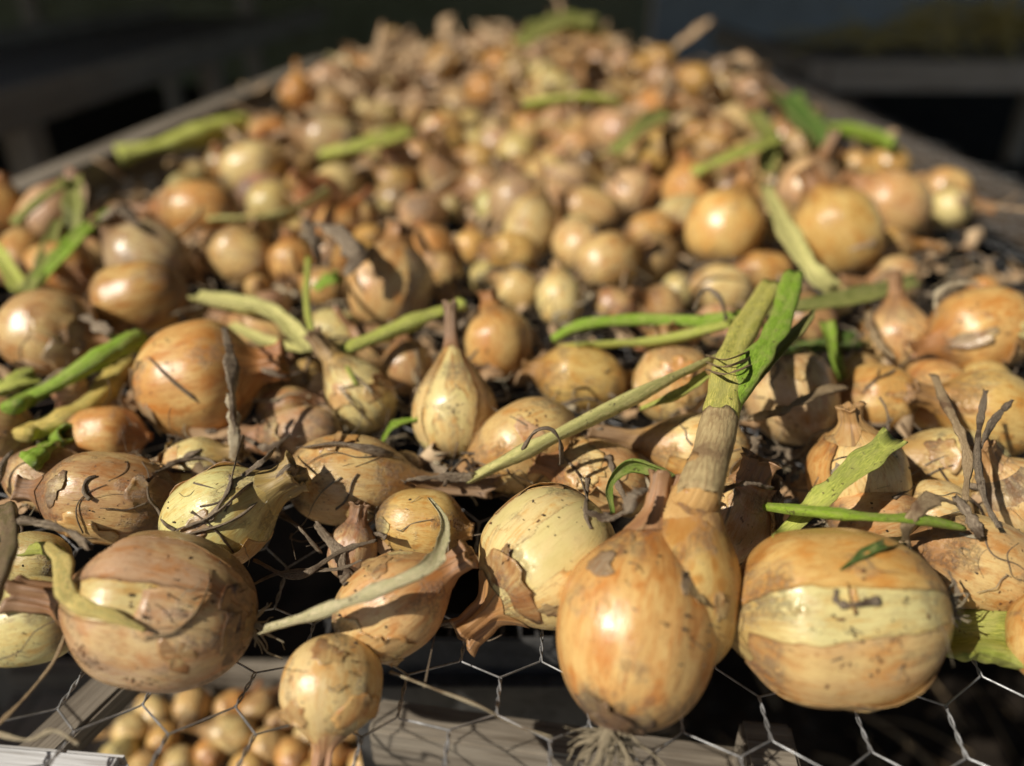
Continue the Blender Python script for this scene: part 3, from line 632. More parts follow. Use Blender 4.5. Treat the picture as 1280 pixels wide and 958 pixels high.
onion(58, 1006, 236, 66, 1.2, 60, 0, 1.0, 'pink', .08, 'pinkish onion with its neck sticking up by the rail', neck=(.2, .8))
onion(59, 862, 240, 70, 1.02, 100, 0, .8, 'orange', .1, 'round shaded orange onion behind the plump golden one', neck=(.2, .1))
onion(60, 1187, 261, 50, 1.0, 90, 0, .9, 'green', .7, 'little pale green onion at the edge of the netting', neck=(.2, .1), tint=1.15)
onion(61, 646, 254, 70, 1.02, 100, 0, .8, 'grey', .1, 'dull grey-brown onion in the middle of the heap', neck=(.2, .1), tint=1.15)
onion(62, 738, 264, 58, 1.45, 165, 0, .6, 'tan', .35, 'oblong tan onion with a yellow flank in mid heap', neck=(.2, .2))
onion(63, 788, 243, 56, 1.12, 60, 0, .9, 'pink', .3, 'small glossy onion with a white sheen beside the shaded orange one', neck=(.2, .2))
onion(64, 812, 290, 48, 1.35, 10, 0, 1.0, 'orange', .1, 'slim orange onion in the heap left of the plump golden one', neck=(.2, .3))
onion(65, 540, 311, 56, 1.0, 120, 0, .8, 'orange', .2, 'small bright orange onion above the greenish-shouldered one', neck=(.2, .1), tint=1.05)
onion(66, 590, 311, 44, 1.05, 90, 0, .7, 'gold', .3, 'tiny golden onion next to the bright orange one', neck=(.2, .1), tint=1.1)
onion(67, 642, 316, 52, 1.25, 170, 0, .6, 'gold', .35, 'small golden onion under the dull grey-brown one', neck=(.2, .2))
onion(68, 313, 210, 62, 1.3, 20, 0, 1.0, 'pale', .3, 'pale oblong onion beside the blurred thick stalk on the rail', neck=(.2, .3))
onion(69, 62, 272, 70, 1.25, 60, 0, .6, 'pink', .1, 'rosy onion behind the folded green leaf', neck=(.2, .3))
onion(70, 28, 312, 48, 1.05, 90, 0, .4, 'pale', .4, 'small pale onion behind the upright green leaves', neck=(.2, .1))
onion(71, 2, 268, 66, 1.1, 90, 0, .6, 'orange', .1, 'orange onion at the picture edge behind the folded leaf', neck=(.2, .1))
onion(72, 420, 418, 62, 1.3, 170, 0, .1, 'green', .4, 'pale wilted onion under the tied thin stems', neck=(.25, .4))
onion(73, 330, 415, 66, 1.35, 160, 0, .1, 'tan', .3, 'tan onion under the pale yellow stalk', neck=(.25, .4))
onion(74, 318, 470, 60, 1.1, 20, 0, .2, 'brown', .1, 'brown husky onion half behind the round glossy orange one', neck=(.3, .4), flakes=[(0, .5, .6, .4, .2, 'tan')])
onion(75, 355, 508, 52, 1.3, 10, 0, 0, 'brown', .05, 'small dark brown onion under grey dried leaves', neck=(.3, .4))
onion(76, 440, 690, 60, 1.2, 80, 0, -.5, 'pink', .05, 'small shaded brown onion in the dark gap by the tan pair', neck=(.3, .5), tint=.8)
onion(77, 790, 612, 64, 1.1, 90, 0, -.2, 'gold', .05, 'golden onion glimpsed behind the curled green leaf', neck=(.2, .0))
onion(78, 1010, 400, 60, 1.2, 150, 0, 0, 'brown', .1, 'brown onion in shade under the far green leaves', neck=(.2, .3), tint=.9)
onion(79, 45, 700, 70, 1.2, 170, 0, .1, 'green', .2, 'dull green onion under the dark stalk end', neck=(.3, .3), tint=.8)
def smooth(P, k=2):
    for _ in range(k):
        Q = P.copy(); Q[1:-1] = .25*P[:-2]+.5*P[1:-1]+.25*P[2:]; P = Q
    return P
def path(pts, n, gap):
    """pixels with a height in cm (or none: lying on whatever is there) to a smooth path resting on the bulbs"""
    zz = [p[2]*.01 if len(p) > 2 else hit(p[0], p[1]).z for p in pts]
    P2 = spline([(p[0], p[1], z) for p, z in zip(pts, zz)], n); out = []
    for (x, y, z) in P2:
        P = at_z(x, y, z); h = hit(x, y); lim = depth_of(h)-gap
        d = depth_of(P)
        if d > lim: P = CAM+ray(x, y)*lim
        out.append(list(P))
    return smooth(np.array(out), 3)
GREEN = (0.27, 0.46, 0.045); LIME = (0.52, 0.60, 0.12); PALEG = (0.68, 0.68, 0.25); OLIVE = (0.29, 0.33, 0.085); DARKG = (0.09, 0.19, 0.035); YELL = (0.78, 0.64, 0.17); BROWN = (0.20, 0.12, 0.06); TAN = (.36, .26, .15)
_seed = [100]
def leaf(pts, wpx, label, col=GREEN, dry=.15, flat=.55, name='onion_leaf', owner=None, hollow=(False, True), n=40, sides=16, groove=.38, rough=.05, twist=0.0, m=None, jag=.0, cat='leaf', gap=None, group=None):
    _seed[0] += 1
    if flat > .3 and name == 'onion_leaf': wpx = [q*1.18 for q in wpx] if isinstance(wpx, (list, tuple)) else wpx*1.18; flat = min(.9, flat*1.15) if flat > .72 else flat*.62
    wp = np.interp(np.linspace(0, 1, n), np.linspace(0, 1, len(wpx)), wpx) if isinstance(wpx, (list, tuple)) else np.full(n, wpx, float)
    d0 = np.array([depth_of(hit(p[0], p[1])) for p in pts]).mean()
    W0 = wp.mean()/2*d0/F
    P = path(pts, n, gap if gap is not None else W0*.8)
    W = wp/2*np.array([depth_of(Vector(p)) for p in P])/F
    if name in ('onion_leaf', 'leaf'):
        q_ = np.random.default_rng(_seed[0]); uu = np.linspace(0, 1, n); a_ = q_.uniform(0, 6.28, 4)
        flat = np.clip(flat*(1+.45*np.sin(uu*q_.uniform(3, 8)+a_[0])), .05, .95); W = W*(1+.10*np.sin(uu*q_.uniform(8, 15)+a_[1])+.05*np.sin(uu*31+a_[2])); twist = twist+q_.uniform(-.8, .8)*(np.max(flat) < .75)
    v, f, u = sweep(P, W, flat=flat, sides=sides, groove=groove, rough=rough, hollow=hollow, twist=twist, seed=_seed[0], jag=jag*W.mean(), fold=.55 if (name in ('onion_leaf', 'leaf') and np.max(flat) < .78) else 0)
    me = mesh(name, v, f, u)
    if owner is not None:
        return link(name, me, m or M_LEAF, owner, None, (*col, dry))
    c = Vector(P.mean(0)); c.z = P[:, 2].min()
    me.transform(Matrix.Translation(-c)); o = link(name, me, m or M_LEAF, None, Matrix.Translation(c), (*col, dry))
    return tag(o, label, cat, group)
def dry(pts, wpx, label, flat=.35, m=None, **k):
    k.setdefault('rough', .22); k.setdefault('twist', random.uniform(-2, 2)); k.setdefault('sides', 14); k.setdefault('hollow', (False, False)); k.setdefault('name', 'dry_leaf'); k.setdefault('cat', 'dry leaf'); k.setdefault('jag', .8)
    return leaf(pts, wpx, label, BROWN, 1, flat, m=m or M_DRY, **k)

# the thick stalk of the twin bulb
o8 = HERO[8][0]
def on_axis(k, f):
    v = HERO[k][3]+HERO[k][5]*(HERO[k][4]*HERO[k][6]*f); x, y = project(v); return (x, y, v.z*100)
st = leaf([(880, 612, 7.5), (888, 578, 7.85), (898, 535, 8.3), (905, 495, 8.6), (912, 455, 8.85), (932, 410, 9.0), (963, 358, 9.2)], [40, 45, 45, 42, 37, 32, 28], None, (0.60, 0.60, 0.14), .26, .85, name='stalk', owner=o8, n=60, sides=24, rough=.03, gap=-1)
st['label'] = 'thick yellow-green stalk fading to brown at the base'
lf = leaf([(905, 535, 8.1), (922, 490, 8.75), (948, 445, 9.4), (975, 402, 9.8), (992, 345, 10.3)], [18, 30, 33, 29, 25], None, (0.28, 0.48, 0.05), .06, .62, name='leaf', owner=o8, n=44, sides=24, gap=-1)
lf['label'] = 'bright green cut leaf branching off the stalk'
l2 = leaf([(925, 500, 8.4), (962, 452, 8.7), (1002, 410, 8.9), (1018, 388, 8.8)], [14, 20, 16, 5], None, (0.36, 0.40, 0.12), .35, .4, name='leaf', owner=o8, n=36, gap=-1, hollow=(False, False))
sheath = leaf([on_axis(8, .5), on_axis(8, .9), on_axis(8, 1.25), (874, 618, 7.4), (882, 585, 7.8)], [112, 88, 62, 54, 50], None, TAN, .0, .95, name='sheath', owner=o8, n=44, sides=28, rough=.012, groove=.03, m=M_SHEATH, hollow=(False, False), jag=.3, gap=-1)
sheath['label'] = 'golden brown neck skin around the foot of the stalk'
s2 = leaf([(872, 622, 7.4), (882, 590, 7.75), (893, 555, 8.1), (900, 524, 8.4)], [55, 52, 49, 46], None, TAN, .0, .95, name='sheath', owner=o8, n=30, sides=28, rough=.02, groove=.03, m=M_SHEATH2, hollow=(False, False), jag=.3, gap=-1)
s2['label'] = 'grey brown fibrous sheath on the stalk'
for k in range(3):      # dry tie round the stalk
    y0 = 436+k*9; dry([(884, y0+8, 8.6), (905, y0+14, 9.9), (930, y0+6, 9.8), (942, y0, 9.0)], 4.5, None, name='dry_band', owner=o8, m=M_STRAW, gap=0)
# green leaves
leaf([(16, 508, 2.5), (70, 480, 3.6), (125, 446, 4.6), (157, 428, 5), (173, 424, 4.8)], [26, 29, 28, 28, 26], 'thick bright green leaf bent over with an open cut end', GREEN, .05, .85)
leaf([(28, 543, 2.2), (68, 528, 2.6), (108, 510, 2.6), (138, 480, 2.2), (156, 452, 1.6)], 26, 'yellow flattened leaf under the thick bright green one', YELL, .12, .8)
leaf([(34, 580, .6), (58, 560, .9), (84, 540, .9)], 24, 'dark green leaf lowest under the yellow leaf', GREEN, .05, .8)
leaf([(-14, 494, 2.4), (15, 480, 2.9), (46, 470, 2.9)], 25, 'short pale green leaf entering at the picture edge', LIME, .2)
leaf([(18, 280, 6), (48, 252, 7.4), (88, 225, 8.6)], 15, 'folded leaf arm rising over the rosy onion', OLIVE, .2, .4)
leaf([(89, 222, 8.6), (92, 255, 7.2), (90, 295, 5)], 19, 'drooping end of the folded grey-green leaf', OLIVE, .2, .4)
leaf([(38, 364, 3.5), (75, 322, 5.2), (102, 292, 6.2), (142, 262, 7)], [18, 22, 20, 10], 'upright dark green leaf leaning over the dusty tan onion', GREEN, .15, .5)
leaf([(26, 364, 3.5), (12, 338, 4.4), (-14, 304, 5.6)], 17, 'light green leaf stub spreading to the picture edge', LIME, .1)
leaf([(33, 366, 3.5), (54, 328, 4.8), (72, 274, 6.2)], [14, 16, 10], 'narrow olive leaf between the upright green ones', OLIVE, .25, .5)
leaf([(244, 370, 4.5), (300, 380, 4.8), (345, 393, 4.6), (388, 438, 4)], [20, 22, 20, 16], 'pale yellow stalk lying behind the round orange onion', PALEG, .1, .7)
leaf([(286, 406, 3.5), (335, 428, 3.6), (388, 440, 3.8)], [14, 18, 12], 'thin pale green strip under the pale yellow stalk', PALEG, .1, .4)
leaf([(385, 322, 7.5), (384, 385, 6.2), (396, 430, 4.9), (416, 466, 4)], [6, 8, 8, 5], 'thin upright green stem below the withered leaf', LIME, .2, .9, sides=10)
leaf([(402, 432, 4.6), (428, 452, 4.2), (446, 482, 3.6)], [8, 7, 4], 'thin branching green stem beside the pale pointed onion', LIME, .2, .8, sides=10)
leaf([(408, 446, 4.2), (470, 421, 5), (530, 397, 5.6), (578, 379, 5.9)], [14, 18, 19, 19], 'straight light green stalk with a cut tip among blurred onions', LIME, .08, .8)
leaf([(395, 362, 5), (408, 352, 5.4), (424, 346, 5.6)], 14, 'short vivid green scrap by the withered leaf', GREEN, 0, .5)
leaf([(586, 601, 2.8), (640, 572, 4.6), (700, 541, 5.9), (780, 500, 6.9), (850, 466, 7.8), (905, 442, 8.5)], [17, 22, 24, 24, 22, 14], 'long pale green leaf lying diagonally towards the thick stalk', PALEG, .14, .7, hollow=(True, False), n=64)
leaf([(800, 512, 5), (850, 492, 6.4), (885, 468, 7.4)], [10, 16, 12], 'thin green leaf under the upper end of the diagonal leaf', LIME, .15, .4, hollow=(False, False))
leaf([(690, 425, 4.2), (728, 407, 5.2), (800, 400, 5.8), (880, 403, 6.2), (938, 396, 6.8)], [12, 17, 17, 17, 14], 'long green leaf lying level, upper of two behind the diagonal leaf', GREEN, .08, .55)
leaf([(700, 432, 3.8), (770, 429, 5), (830, 425, 5.6), (900, 409, 6.5), (946, 394, 7)], [10, 15, 16, 17, 14], 'long light green leaf, lower of two behind the diagonal leaf', LIME, .1, .5)
leaf([(962, 390, 6), (1040, 378, 5.4), (1100, 364, 5), (1146, 350, 4.6)], [22, 24, 22, 12], 'broad dim olive leaf beyond the thick stalk', OLIVE, .2, .4)
leaf([(955, 442, 3), (1010, 434, 3.2), (1078, 425, 3)], 26, 'broad dark green leaf in shade behind the rosy scabby onion', DARKG, .05, .4)
leaf([(1032, 402, 4.4), (1042, 440, 3.6), (1054, 474, 2.6)], 15, 'short green leaf end hanging above the small dirty onion', GREEN, .1, .5)
leaf([(975, 675, 3.2), (1030, 622, 5.6), (1075, 583, 6.2), (1118, 547, 6.5)], [20, 27, 27, 27], 'flat cut green leaf lying across the mottled cream onion', LIME, .04, .38)
leaf([(956, 633, 5), (1040, 642, 6.2), (1100, 647, 6.4), (1150, 649, 6.2), (1205, 660, 5.4)], [12, 14, 15, 14, 8], 'thin bright green stem lying level above the biggest onion', (0.34, .54, .05), 0, .95, sides=14)
leaf([(328, 788, 2.4), (400, 766, 4.2), (470, 740, 5.2), (530, 714, 5.5), (549, 690, 5.2), (556, 652, 4.8), (536, 622, 4.5)], [15, 17, 18, 19, 17, 10, 5], 'pale bent stalk curving over the patchy torn onion', (0.84, .80, .46), .30, .36, hollow=(True, False), n=64, rough=.11)
leaf([(955, 232, 7.5), (985, 292, 7.4), (1012, 336, 6.6), (1044, 364, 5.2)], [16, 22, 22, 20], 'pale yellow-green fallen leaf between two large golden onions', PALEG, .22, .5)
leaf([(148, 194, 3.5), (220, 176, 4.5), (305, 153, 5)], 28, 'thick blurred green stalk lying over the timber rail', LIME, .1, .8)
leaf([(400, 196, 5), (455, 182, 6), (512, 164, 6.5)], 20, 'blurred green stalk on the far heap', LIME, .2, .6)
leaf([(766, 642, 4.4), (762, 606, 5.6), (788, 581, 6.6), (826, 590, 6.9), (852, 603, 6.8)], [6, 12, 22, 26, 24], 'curled bright green leaf by the neck of the glossy orange onion', (0.24, .36, .06), .02, .16, hollow=(False, False), n=48, groove=0)
leaf([(1150, 790, 1.0), (1220, 797, 1.0), (1300, 803, 1.0)], 64, 'very thick green stalk behind the biggest onion', (0.34, .40, .07), .18, .7, gap=-.1, hollow=(False, False), sides=24, n=48)
leaf([(58, 682, 5), (78, 702, 5.4), (80, 735, 5.2), (102, 757), (140, 770), (182, 789)], [12, 20, 19, 18, 15, 5], 'curled yellow leaf draped over the speckled pinkish onion', (.86, .72, .24), .12, .75, hollow=(False, False), n=56, rough=.06)
leaf([(1050, 713), (1082, 692), (1114, 679), (1142, 673)], [2, 14, 18, 8], 'small dark green pointed leaf on the biggest onion', DARKG, 0, .07, hollow=(False, False), groove=0, sides=12)
leaf([(1140, 672), (1155, 688), (1163, 702)], [8, 13, 4], 'little dark green leaf tip beside the twisted dry neck', DARKG, 0, .1, hollow=(False, False), groove=0, sides=12)
leaf([(-16, 762, 5), (2, 715, 5.6), (12, 672, 5.8), (8, 636, 5)], 18, 'olive brown stalk stub crossing at the picture edge', (.24, .20, .09), .7, .8)
leaf([(478, 552, 2), (492, 532, 2.6), (520, 524, 2.8)], [4, 12, 8], 'short green leaf hook in front of the upright cream onion', GREEN, 0, .3, hollow=(False, False))
leaf([(30, 690, 4), (55, 686, 4.6), (75, 694, 4.8)], 16, 'green stub above the smooth pale yellow onion', LIME, .1, .7)
for i, (pts, w_, c_, lb) in enumerate([([(978, 118, 9), (1005, 150, 8.5), (1030, 182, 7)], 34, DARKG, 'dark green blurred weed leaf on the heap by the rail'), ([(1042, 158, 6), (1080, 166, 6.5), (1120, 184, 5.5)], 34, GREEN, 'broad blurred green leaf hanging at the rail'),
        ([(938, 140, 8), (962, 176, 7.5), (955, 210, 6)], 22, OLIVE, 'olive blurred leaf left of the dark weed leaf'), ([(655, 52, 15.5), (700, 30, 17), (752, 34, 16)], 30, OLIVE, 'arching olive leaf on the very top of the heap'),
        ([(655, 132, 11.5), (720, 122, 12.5), (775, 128, 12)], 22, LIME, 'pale green leaf lying across the heap'), ([(770, 190, 8), (800, 160, 9.5), (835, 140, 10)], 18, OLIVE, 'olive leaf slanting up the heap'),
        ([(260, 275, 4), (350, 268, 5), (410, 240, 6)], 15, PALEG, 'grey-green blurred leaf beside the orange onion by the rail'), ([(870, 215, 7), (930, 190, 8), (975, 170, 8)], 16, LIME, 'light green blurred leaf behind the shaded orange onion')]):
    leaf(pts, w_, lb, c_, .12, .4)

# dry leaves, stems and threads
dry([(-12, 652, 5), (40, 652, 5.6), (80, 662, 5.9), (112, 682, 6)], [24, 30, 26, 14], None, flat=.4, name='dry_leaf', owner=HERO[1][0])
dry([(1168, 470, 6.6), (1190, 520, 6.6), (1210, 570, 6), (1206, 625, 5.4)], [11, 13, 10, 7], 'rotting greenish grey stem hanging before the long cream onion', flat=.6, m=M_STRAW)
dry([(1232, 488, 7), (1222, 560, 6.6), (1229, 620, 6), (1248, 658, 5.4)], [6, 9, 11, 11], 'split grey dry stem upright at the edge of the onions', flat=.6)
dry([(1266, 500, 7), (1240, 528, 6.8), (1226, 560, 6.4)], [5, 10, 9], 'side twig of the split grey dry stem', flat=.6)
dry([(1058, 484, 5), (1030, 488, 5.6), (1000, 502, 6), (972, 516, 5.8), (940, 522, 5)], [10, 20, 16, 17, 9], None, flat=.3, owner=HERO[22][0], m=M_STRAW)
dry([(280, 412, 7), (290, 455, 7.2), (291, 500, 6), (294, 540, 4.4)], [8, 20, 18, 13], None, flat=.4, owner=HERO[32][0])
dry([(288, 495, 6), (292, 530, 4.6), (294, 575, 3)], [9, 15, 10], 'yellow dry strip hanging from the round glossy orange onion', flat=.4, m=M_ROOT)
dry([(186, 447), (220, 480), (255, 506), (300, 532)], [3, 4, 4, 3], 'thin dark root lying across the round glossy orange onion', flat=.8, twist=0)
dry([(182, 797), (215, 791), (243, 768), (260, 735), (262, 712)], [5, 6, 5, 4, 2], 'fine curled brown thread on the speckled pinkish onion', flat=.6, m=M_STRAW)
dry([(-8, 912, .6), (40, 862, 1), (72, 818, 2), (88, 765, 3)], [5, 5, 5, 3], 'thin brown root hanging in front of the smooth pale yellow onion', flat=.8, m=M_STRAW)
dry([(-8, 917, .5), (35, 925, .6), (68, 914, .8), (98, 930, .5)], 5, 'pale wavy root lying on the wire by the pale board', flat=.8, m=M_ROOT)
dry([(488, 840, .8), (540, 860, .9), (600, 883, .9), (640, 905, .7), (690, 922, .8)], [4, 4, 5, 4, 3], 'thin greenish straw lying across the wire', flat=.7, m=M_ROOT)
dry([(946, 548, 4), (941, 590, 4), (950, 612, 3.6)], [12, 8, 7], 'black shrivelled twig between the rosy onion and the twin bulb', flat=.6)
dry([(1172, 396, 5), (1170, 372, 6), (1190, 356, 6.6), (1222, 354, 6.6)], [4, 5, 5, 4], 'pale root loop behind the bark-streaked orange onion', flat=.8, m=M_ROOT)
dry([(1085, 380, 4), (1092, 420, 4.6), (1118, 448, 4.8)], [8, 11, 7], 'dry strip leaning on the onion with the pointed neck', flat=.4, m=M_STRAW)
dry([(868, 388, 7), (880, 362, 8.6), (900, 372, 8.4), (908, 400, 7)], 7, 'dark bent fibre arching over the level green leaves', flat=.6)
dry([(735, 598, 5), (732, 640, 4), (738, 660, 3.6)], 5, 'brown fibre hanging by the wrinkled torn onion', flat=.7)
dry([(655, 560, 6), (668, 540, 7.2), (688, 536, 7.3), (700, 552, 6.6), (702, 580, 5)], 6, 'dark fibre knot around the diagonal leaf', flat=.6)
dry([(1130, 690, 4), (1138, 650, 6.4), (1165, 622, 6.6), (1200, 632, 5.6)], [10, 20, 18, 8], None, flat=.35, owner=HERO[10][0], m=M_STRAW)
dry([(1195, 622, 6), (1215, 650, 5.6), (1225, 672, 5)], [10, 14, 10], 'grey shrivelled leaf beside the twisted dry neck', flat=.4)
o37 = HERO[37][0]
for pts, w_ in [([(222, 662), (265, 645), (305, 612), (352, 590)], [6, 10, 12, 9]), ([(235, 668), (288, 652), (328, 622), (358, 588, 5.5), (368, 592, 5)], [6, 9, 12, 15, 16]), ([(262, 648), (284, 612), (296, 572, 6), (305, 545, 5)], [10, 7, 6, 4]),
               ([(240, 640), (262, 655), (285, 680), (302, 706)], [5, 7, 5, 3]), ([(280, 640), (300, 600), (330, 575, 6), (345, 560, 5)], [6, 7, 5, 3]), ([(335, 600), (350, 640), (375, 660, 2.5), (400, 690, 1)], [12, 10, 10, 8])]:
    dry(pts, w_, None, owner=o37, flat=.4)
for pts, w_, ow in [([(196, 590), (225, 575), (250, 562)], [7, 10, 5], 36), ([(205, 585), (235, 590), (280, 578)], [5, 6, 4], 36), ([(415, 460), (430, 490), (455, 520), (470, 535)], [4, 5, 5, 3], 30), ([(425, 452), (455, 480), (490, 520)], [5, 4, 3], 30),
                   ([(500, 600), (540, 598, 3), (592, 596, 3)], [14, 10, 12], 29), ([(375, 560), (430, 556), (500, 575), (560, 590, 3)], [8, 14, 14, 8], 29),
                   ([(700, 565), (722, 590), (735, 625)], [10, 8, 5], 26), ([(760, 570), (770, 600), (790, 640, 4)], [8, 8, 4], 26), ([(735, 640, 6), (760, 648, 6.2), (782, 640, 6.4)], [10, 16, 10], 26),
                   ([(1000, 700), (1018, 706), (1032, 716)], [4, 5, 3], 9), ([(1045, 738), (1046, 752), (1060, 757), (1098, 750)], [5, 7, 8, 10], 9), ([(785, 640, 7.8), (792, 618, 8.2), (808, 612, 8)], [16, 12, 8], 7),
                   ([(905, 612, 6.2), (935, 604, 6.8), (962, 610, 6.4)], [12, 14, 8], 13), ([(880, 690, 5.2), (905, 655, 6.2), (918, 620, 6.6)], [3, 4, 3], 13), ([(960, 590, 4), (968, 620, 4), (975, 660, 3)], [16, 20, 10], 13)]:
    dry(pts, w_, None, owner=HERO[ow][0], flat=.4, m=M_ROOT if ow == 30 else None)
for pts, w_, lb in [([(382, 276, 9), (392, 300, 8.6), (398, 330, 7.6)], [6, 24, 8], 'withered brown leaf tip standing up behind the pale yellow stalk'), ([(398, 280, 9), (425, 292, 9), (445, 318, 8), (436, 340, 7)], [10, 26, 22, 8], 'crumpled dark brown leaf curling by the withered tip'),
                    ([(300, 740, 1), (350, 716, 1.4), (420, 712, 1.5), (452, 700, 1.6)], [5, 8, 6, 4], 'grey dry root bundle crossing the dark gap by the speckled onion'), ([(318, 700, 1.5), (370, 722, 1.6), (424, 690, 1.8), (470, 676, 2)], [5, 7, 7, 3], 'brown withered strand sagging over the dark gap'),
                    ([(395, 655, 2.5), (422, 690, 1.5), (432, 730, .8)], [9, 14, 10], 'yellowish dry leaf dropping into the dark gap'), ([(318, 450, 4.5), (350, 470, 4.4), (392, 462, 4.2)], [10, 14, 5], 'grey husk strip behind the round glossy orange onion'),
                    ([(300, 545, 3), (335, 560, 3.2), (362, 545, 3.6)], [6, 9, 5], 'grey shrivelled strip before the dull pinkish onion'), ([(1190, 760, 3.5), (1196, 738, 4), (1186, 715, 4.4)], [6, 8, 5], 'dry root strip wedged beside the biggest onion'),
                    ([(125, 275, 7), (150, 262, 7.6), (178, 285, 6.4)], [10, 26, 12], 'dark curled leaf above the greyish dull onion'), ([(105, 395), (130, 412, 6), (150, 428, 5)], [10, 14, 5], 'dark peeling skin strip on the dusty tan onion'),
                    ([(530, 860, .5), (560, 700, 2), (548, 640, 3)], [2, 3, 2], 'hair-thin root beside the patchy torn onion')]:
    dry(pts, w_, lb)

# ------------------------------------------------------------------ heap of onions further back: dropped one by one onto what lies there
VAR = []
for i in range(10):
    S = Shape(random.uniform(.95, 1.3), random.uniform(1.2, 1.6), random.uniform(1.3, 1.9), random.uniform(.13, .22), random.choice((.15, .4, .7, 1.0)), (random.uniform(-.2, .2), random.uniform(-.2, .2)), 900+i)
    me = bulb_mesh(S, 32, 26, whole=True); me.name = 'onion'; me.materials.append(M_SKIN); VAR.append((me, S))
SPH = [(p.x, p.y, p.z, R*(1+(e-1)*.5)) for (_, _, _, p, R, _, e) in HERO.values()]
def heap_max(x, y):
    g = min(1, max(0, (y-1.05)/.65)); g = g*g*(3-2*g); return .026+.125*g*math.exp(-((x-.06)/.36)**2)
def rest(x, y, r, A):
    d2 = (A[:, 0]-x)**2+(A[:, 1]-y)**2; s2 = (A[:, 3]+r)**2*.93; k = d2 < s2
    return max(r, float((A[k, 2]+np.sqrt(s2[k]-d2[k])).max()) if k.any() else r)
def zone(p):
    px, py = project(p)
    row = 'close behind the sharp front onions' if py > 285 else ('in the blurred middle of the bench' if py > 190 else 'in the far heap at the back')
    side = 'towards the slanting side rail' if px < 470 else ('towards the bare netting edge' if px > 850 else 'along the middle')
    return row, side
SHORT = {20: 'bark-streaked orange one', 39: 'dusty tan one', 40: 'reddish brown one', 41: 'greyish dull one', 42: 'orange one by the rail', 43: 'tan one with the pale streak', 44: 'small shiny orange one',
         45: 'big greenish-shouldered one', 47: 'smooth orange one behind the tall neck', 50: 'round tan one', 51: 'peeled yellow-green one', 52: 'tiny pale one', 53: 'plump golden one', 54: 'small reddish one', 55: 'oblong cream one',
         56: 'large golden one by the fallen leaf', 57: 'large tan one near the netting', 58: 'pinkish one with upright neck', 59: 'round shaded orange one', 60: 'little pale green one', 61: 'dull grey-brown one', 62: 'oblong tan one',
         63: 'glossy white-sheened one', 64: 'slim orange one', 65: 'bright orange one', 66: 'tiny golden one', 67: 'small golden one', 68: 'pale oblong one', 69: 'rosy one behind the folded leaf', 70: 'small pale one behind the leaves', 71: 'orange one at the picture edge',
         32: 'round glossy orange one', 23: 'rosy scabby one', 48: 'blotched golden one', 49: 'striped husky one', 28: 'upright cream one', 22: 'small dirty yellow one', 24: 'one with the pointed neck'}
COLS8 = ('gold', 'tan', 'pale', 'orange', 'brown', 'pink', 'green', 'grey')
WORD = {'gold': 'golden', 'tan': 'tan', 'pale': 'cream', 'orange': 'orange', 'brown': 'brown', 'pink': 'pinkish', 'green': 'pale green', 'grey': 'greyish'}
def describe(p, r, cname):
    px, py = project(p); sz = 'small' if r < .021 else ('middling' if r < .027 else 'large')
    near = sorted((( (Vector(p)-HERO[k][3]).length, k) for k in SHORT))[0]
    if near[0] < .12:
        qx, qy = project(HERO[near[1]][3]); ddx, ddy = px-qx, py-qy
        rel = ('just above' if ddy < 0 else 'just below') if abs(ddy) > abs(ddx)*.8 else ('left of' if ddx < 0 else 'right of')
        return f'{sz} {WORD[cname]} onion {rel} the {SHORT[near[1]]}'
    row = 'behind the front rows' if py > 285 else ('halfway back' if py > 205 else ('at the far heap foot' if py > 140 else 'high on the far heap'))
    side = 'by the slanting rail' if px < 330 else ('left of middle' if px < 520 else ('in the middle' if px < 720 else ('right of middle' if px < 920 else 'by the netting edge')))
    return f'{sz} {WORD[cname]} onion {row}, {side}'
hr = random.Random(21); n_ind = 0; HEAP = []
def drop(r, y0, y1, x0=-.60, x1=.58, lim=.0, tries=60, pymax=350):
    best = None; A = np.array(SPH)
    for _ in range(tries):
        w0 = tb(hr.uniform(x0, x1), hr.uniform(y0, y1), 0); z = rest(w0.x, w0.y, r, A)
        pxx, pyy = project((w0.x, w0.y, z))
        if w0.y > .80 and (w0.x < -.43 or w0.x > .57-.24*(w0.y-.80) or w0.x < -.43+.07*(w0.y-.8)): continue
        if pyy > pymax or pxx < -50 or pxx > 1330 or (pyy > 250 and pxx > 1150) or pxx > 1185: continue
        if z-r > heap_max(w0.x, w0.y)+lim: continue
        if best is None or z-r < best[3]-r: best = (0, w0.x, w0.y, z)
    if best is None: return None
    SPH.append((*best[1:], r)); return best[1:]
def put_onion(x, y, z, r, group):
    cname = hr.choices(COLS8, (12, 20, 9, 22, 14, 16, 4, 5))[0]
    me, S = hr.choice(VAR)
    d = Vector((hr.gauss(0, 1), hr.gauss(0, 1), hr.gauss(.2, .6))).normalized()
    M = Matrix.Translation((x, y, z)) @ d.to_track_quat('Z', 'Y').to_matrix().to_4x4() @ Matrix.Rotation(hr.uniform(0, 6.28), 4, 'Z') @ Matrix.Scale(r*.97, 4)
    o = link('onion', me, None, None, M, tuple(v*hr.uniform(.80, 1.0) for v in PAL[cname])+(hr.choice((.05, .15, .3, .45)),))
    return tag(o, describe((x, y, z), r, cname), 'onion', group)
for i in range(30):                                  # small ones in the gaps between the front onions
    r = hr.uniform(.010, .019); A = np.array(SPH)
    for _ in range(80):
        x, y = hr.uniform(-.36, .44), hr.uniform(.36, .66); d2 = ((A[:, :3]-np.array((x, y, r)))**2).sum(1)
        px, py = project((x, y, r))
        if px < 0 or px > 1280 or (330 < px < 470 and py > 620): continue
        if (d2 > ((A[:, 3]+r)*.90)**2).all():
            SPH.append((x, y, r, r)); put_onion(x, y, r, r, 'small onions in the gaps'); break
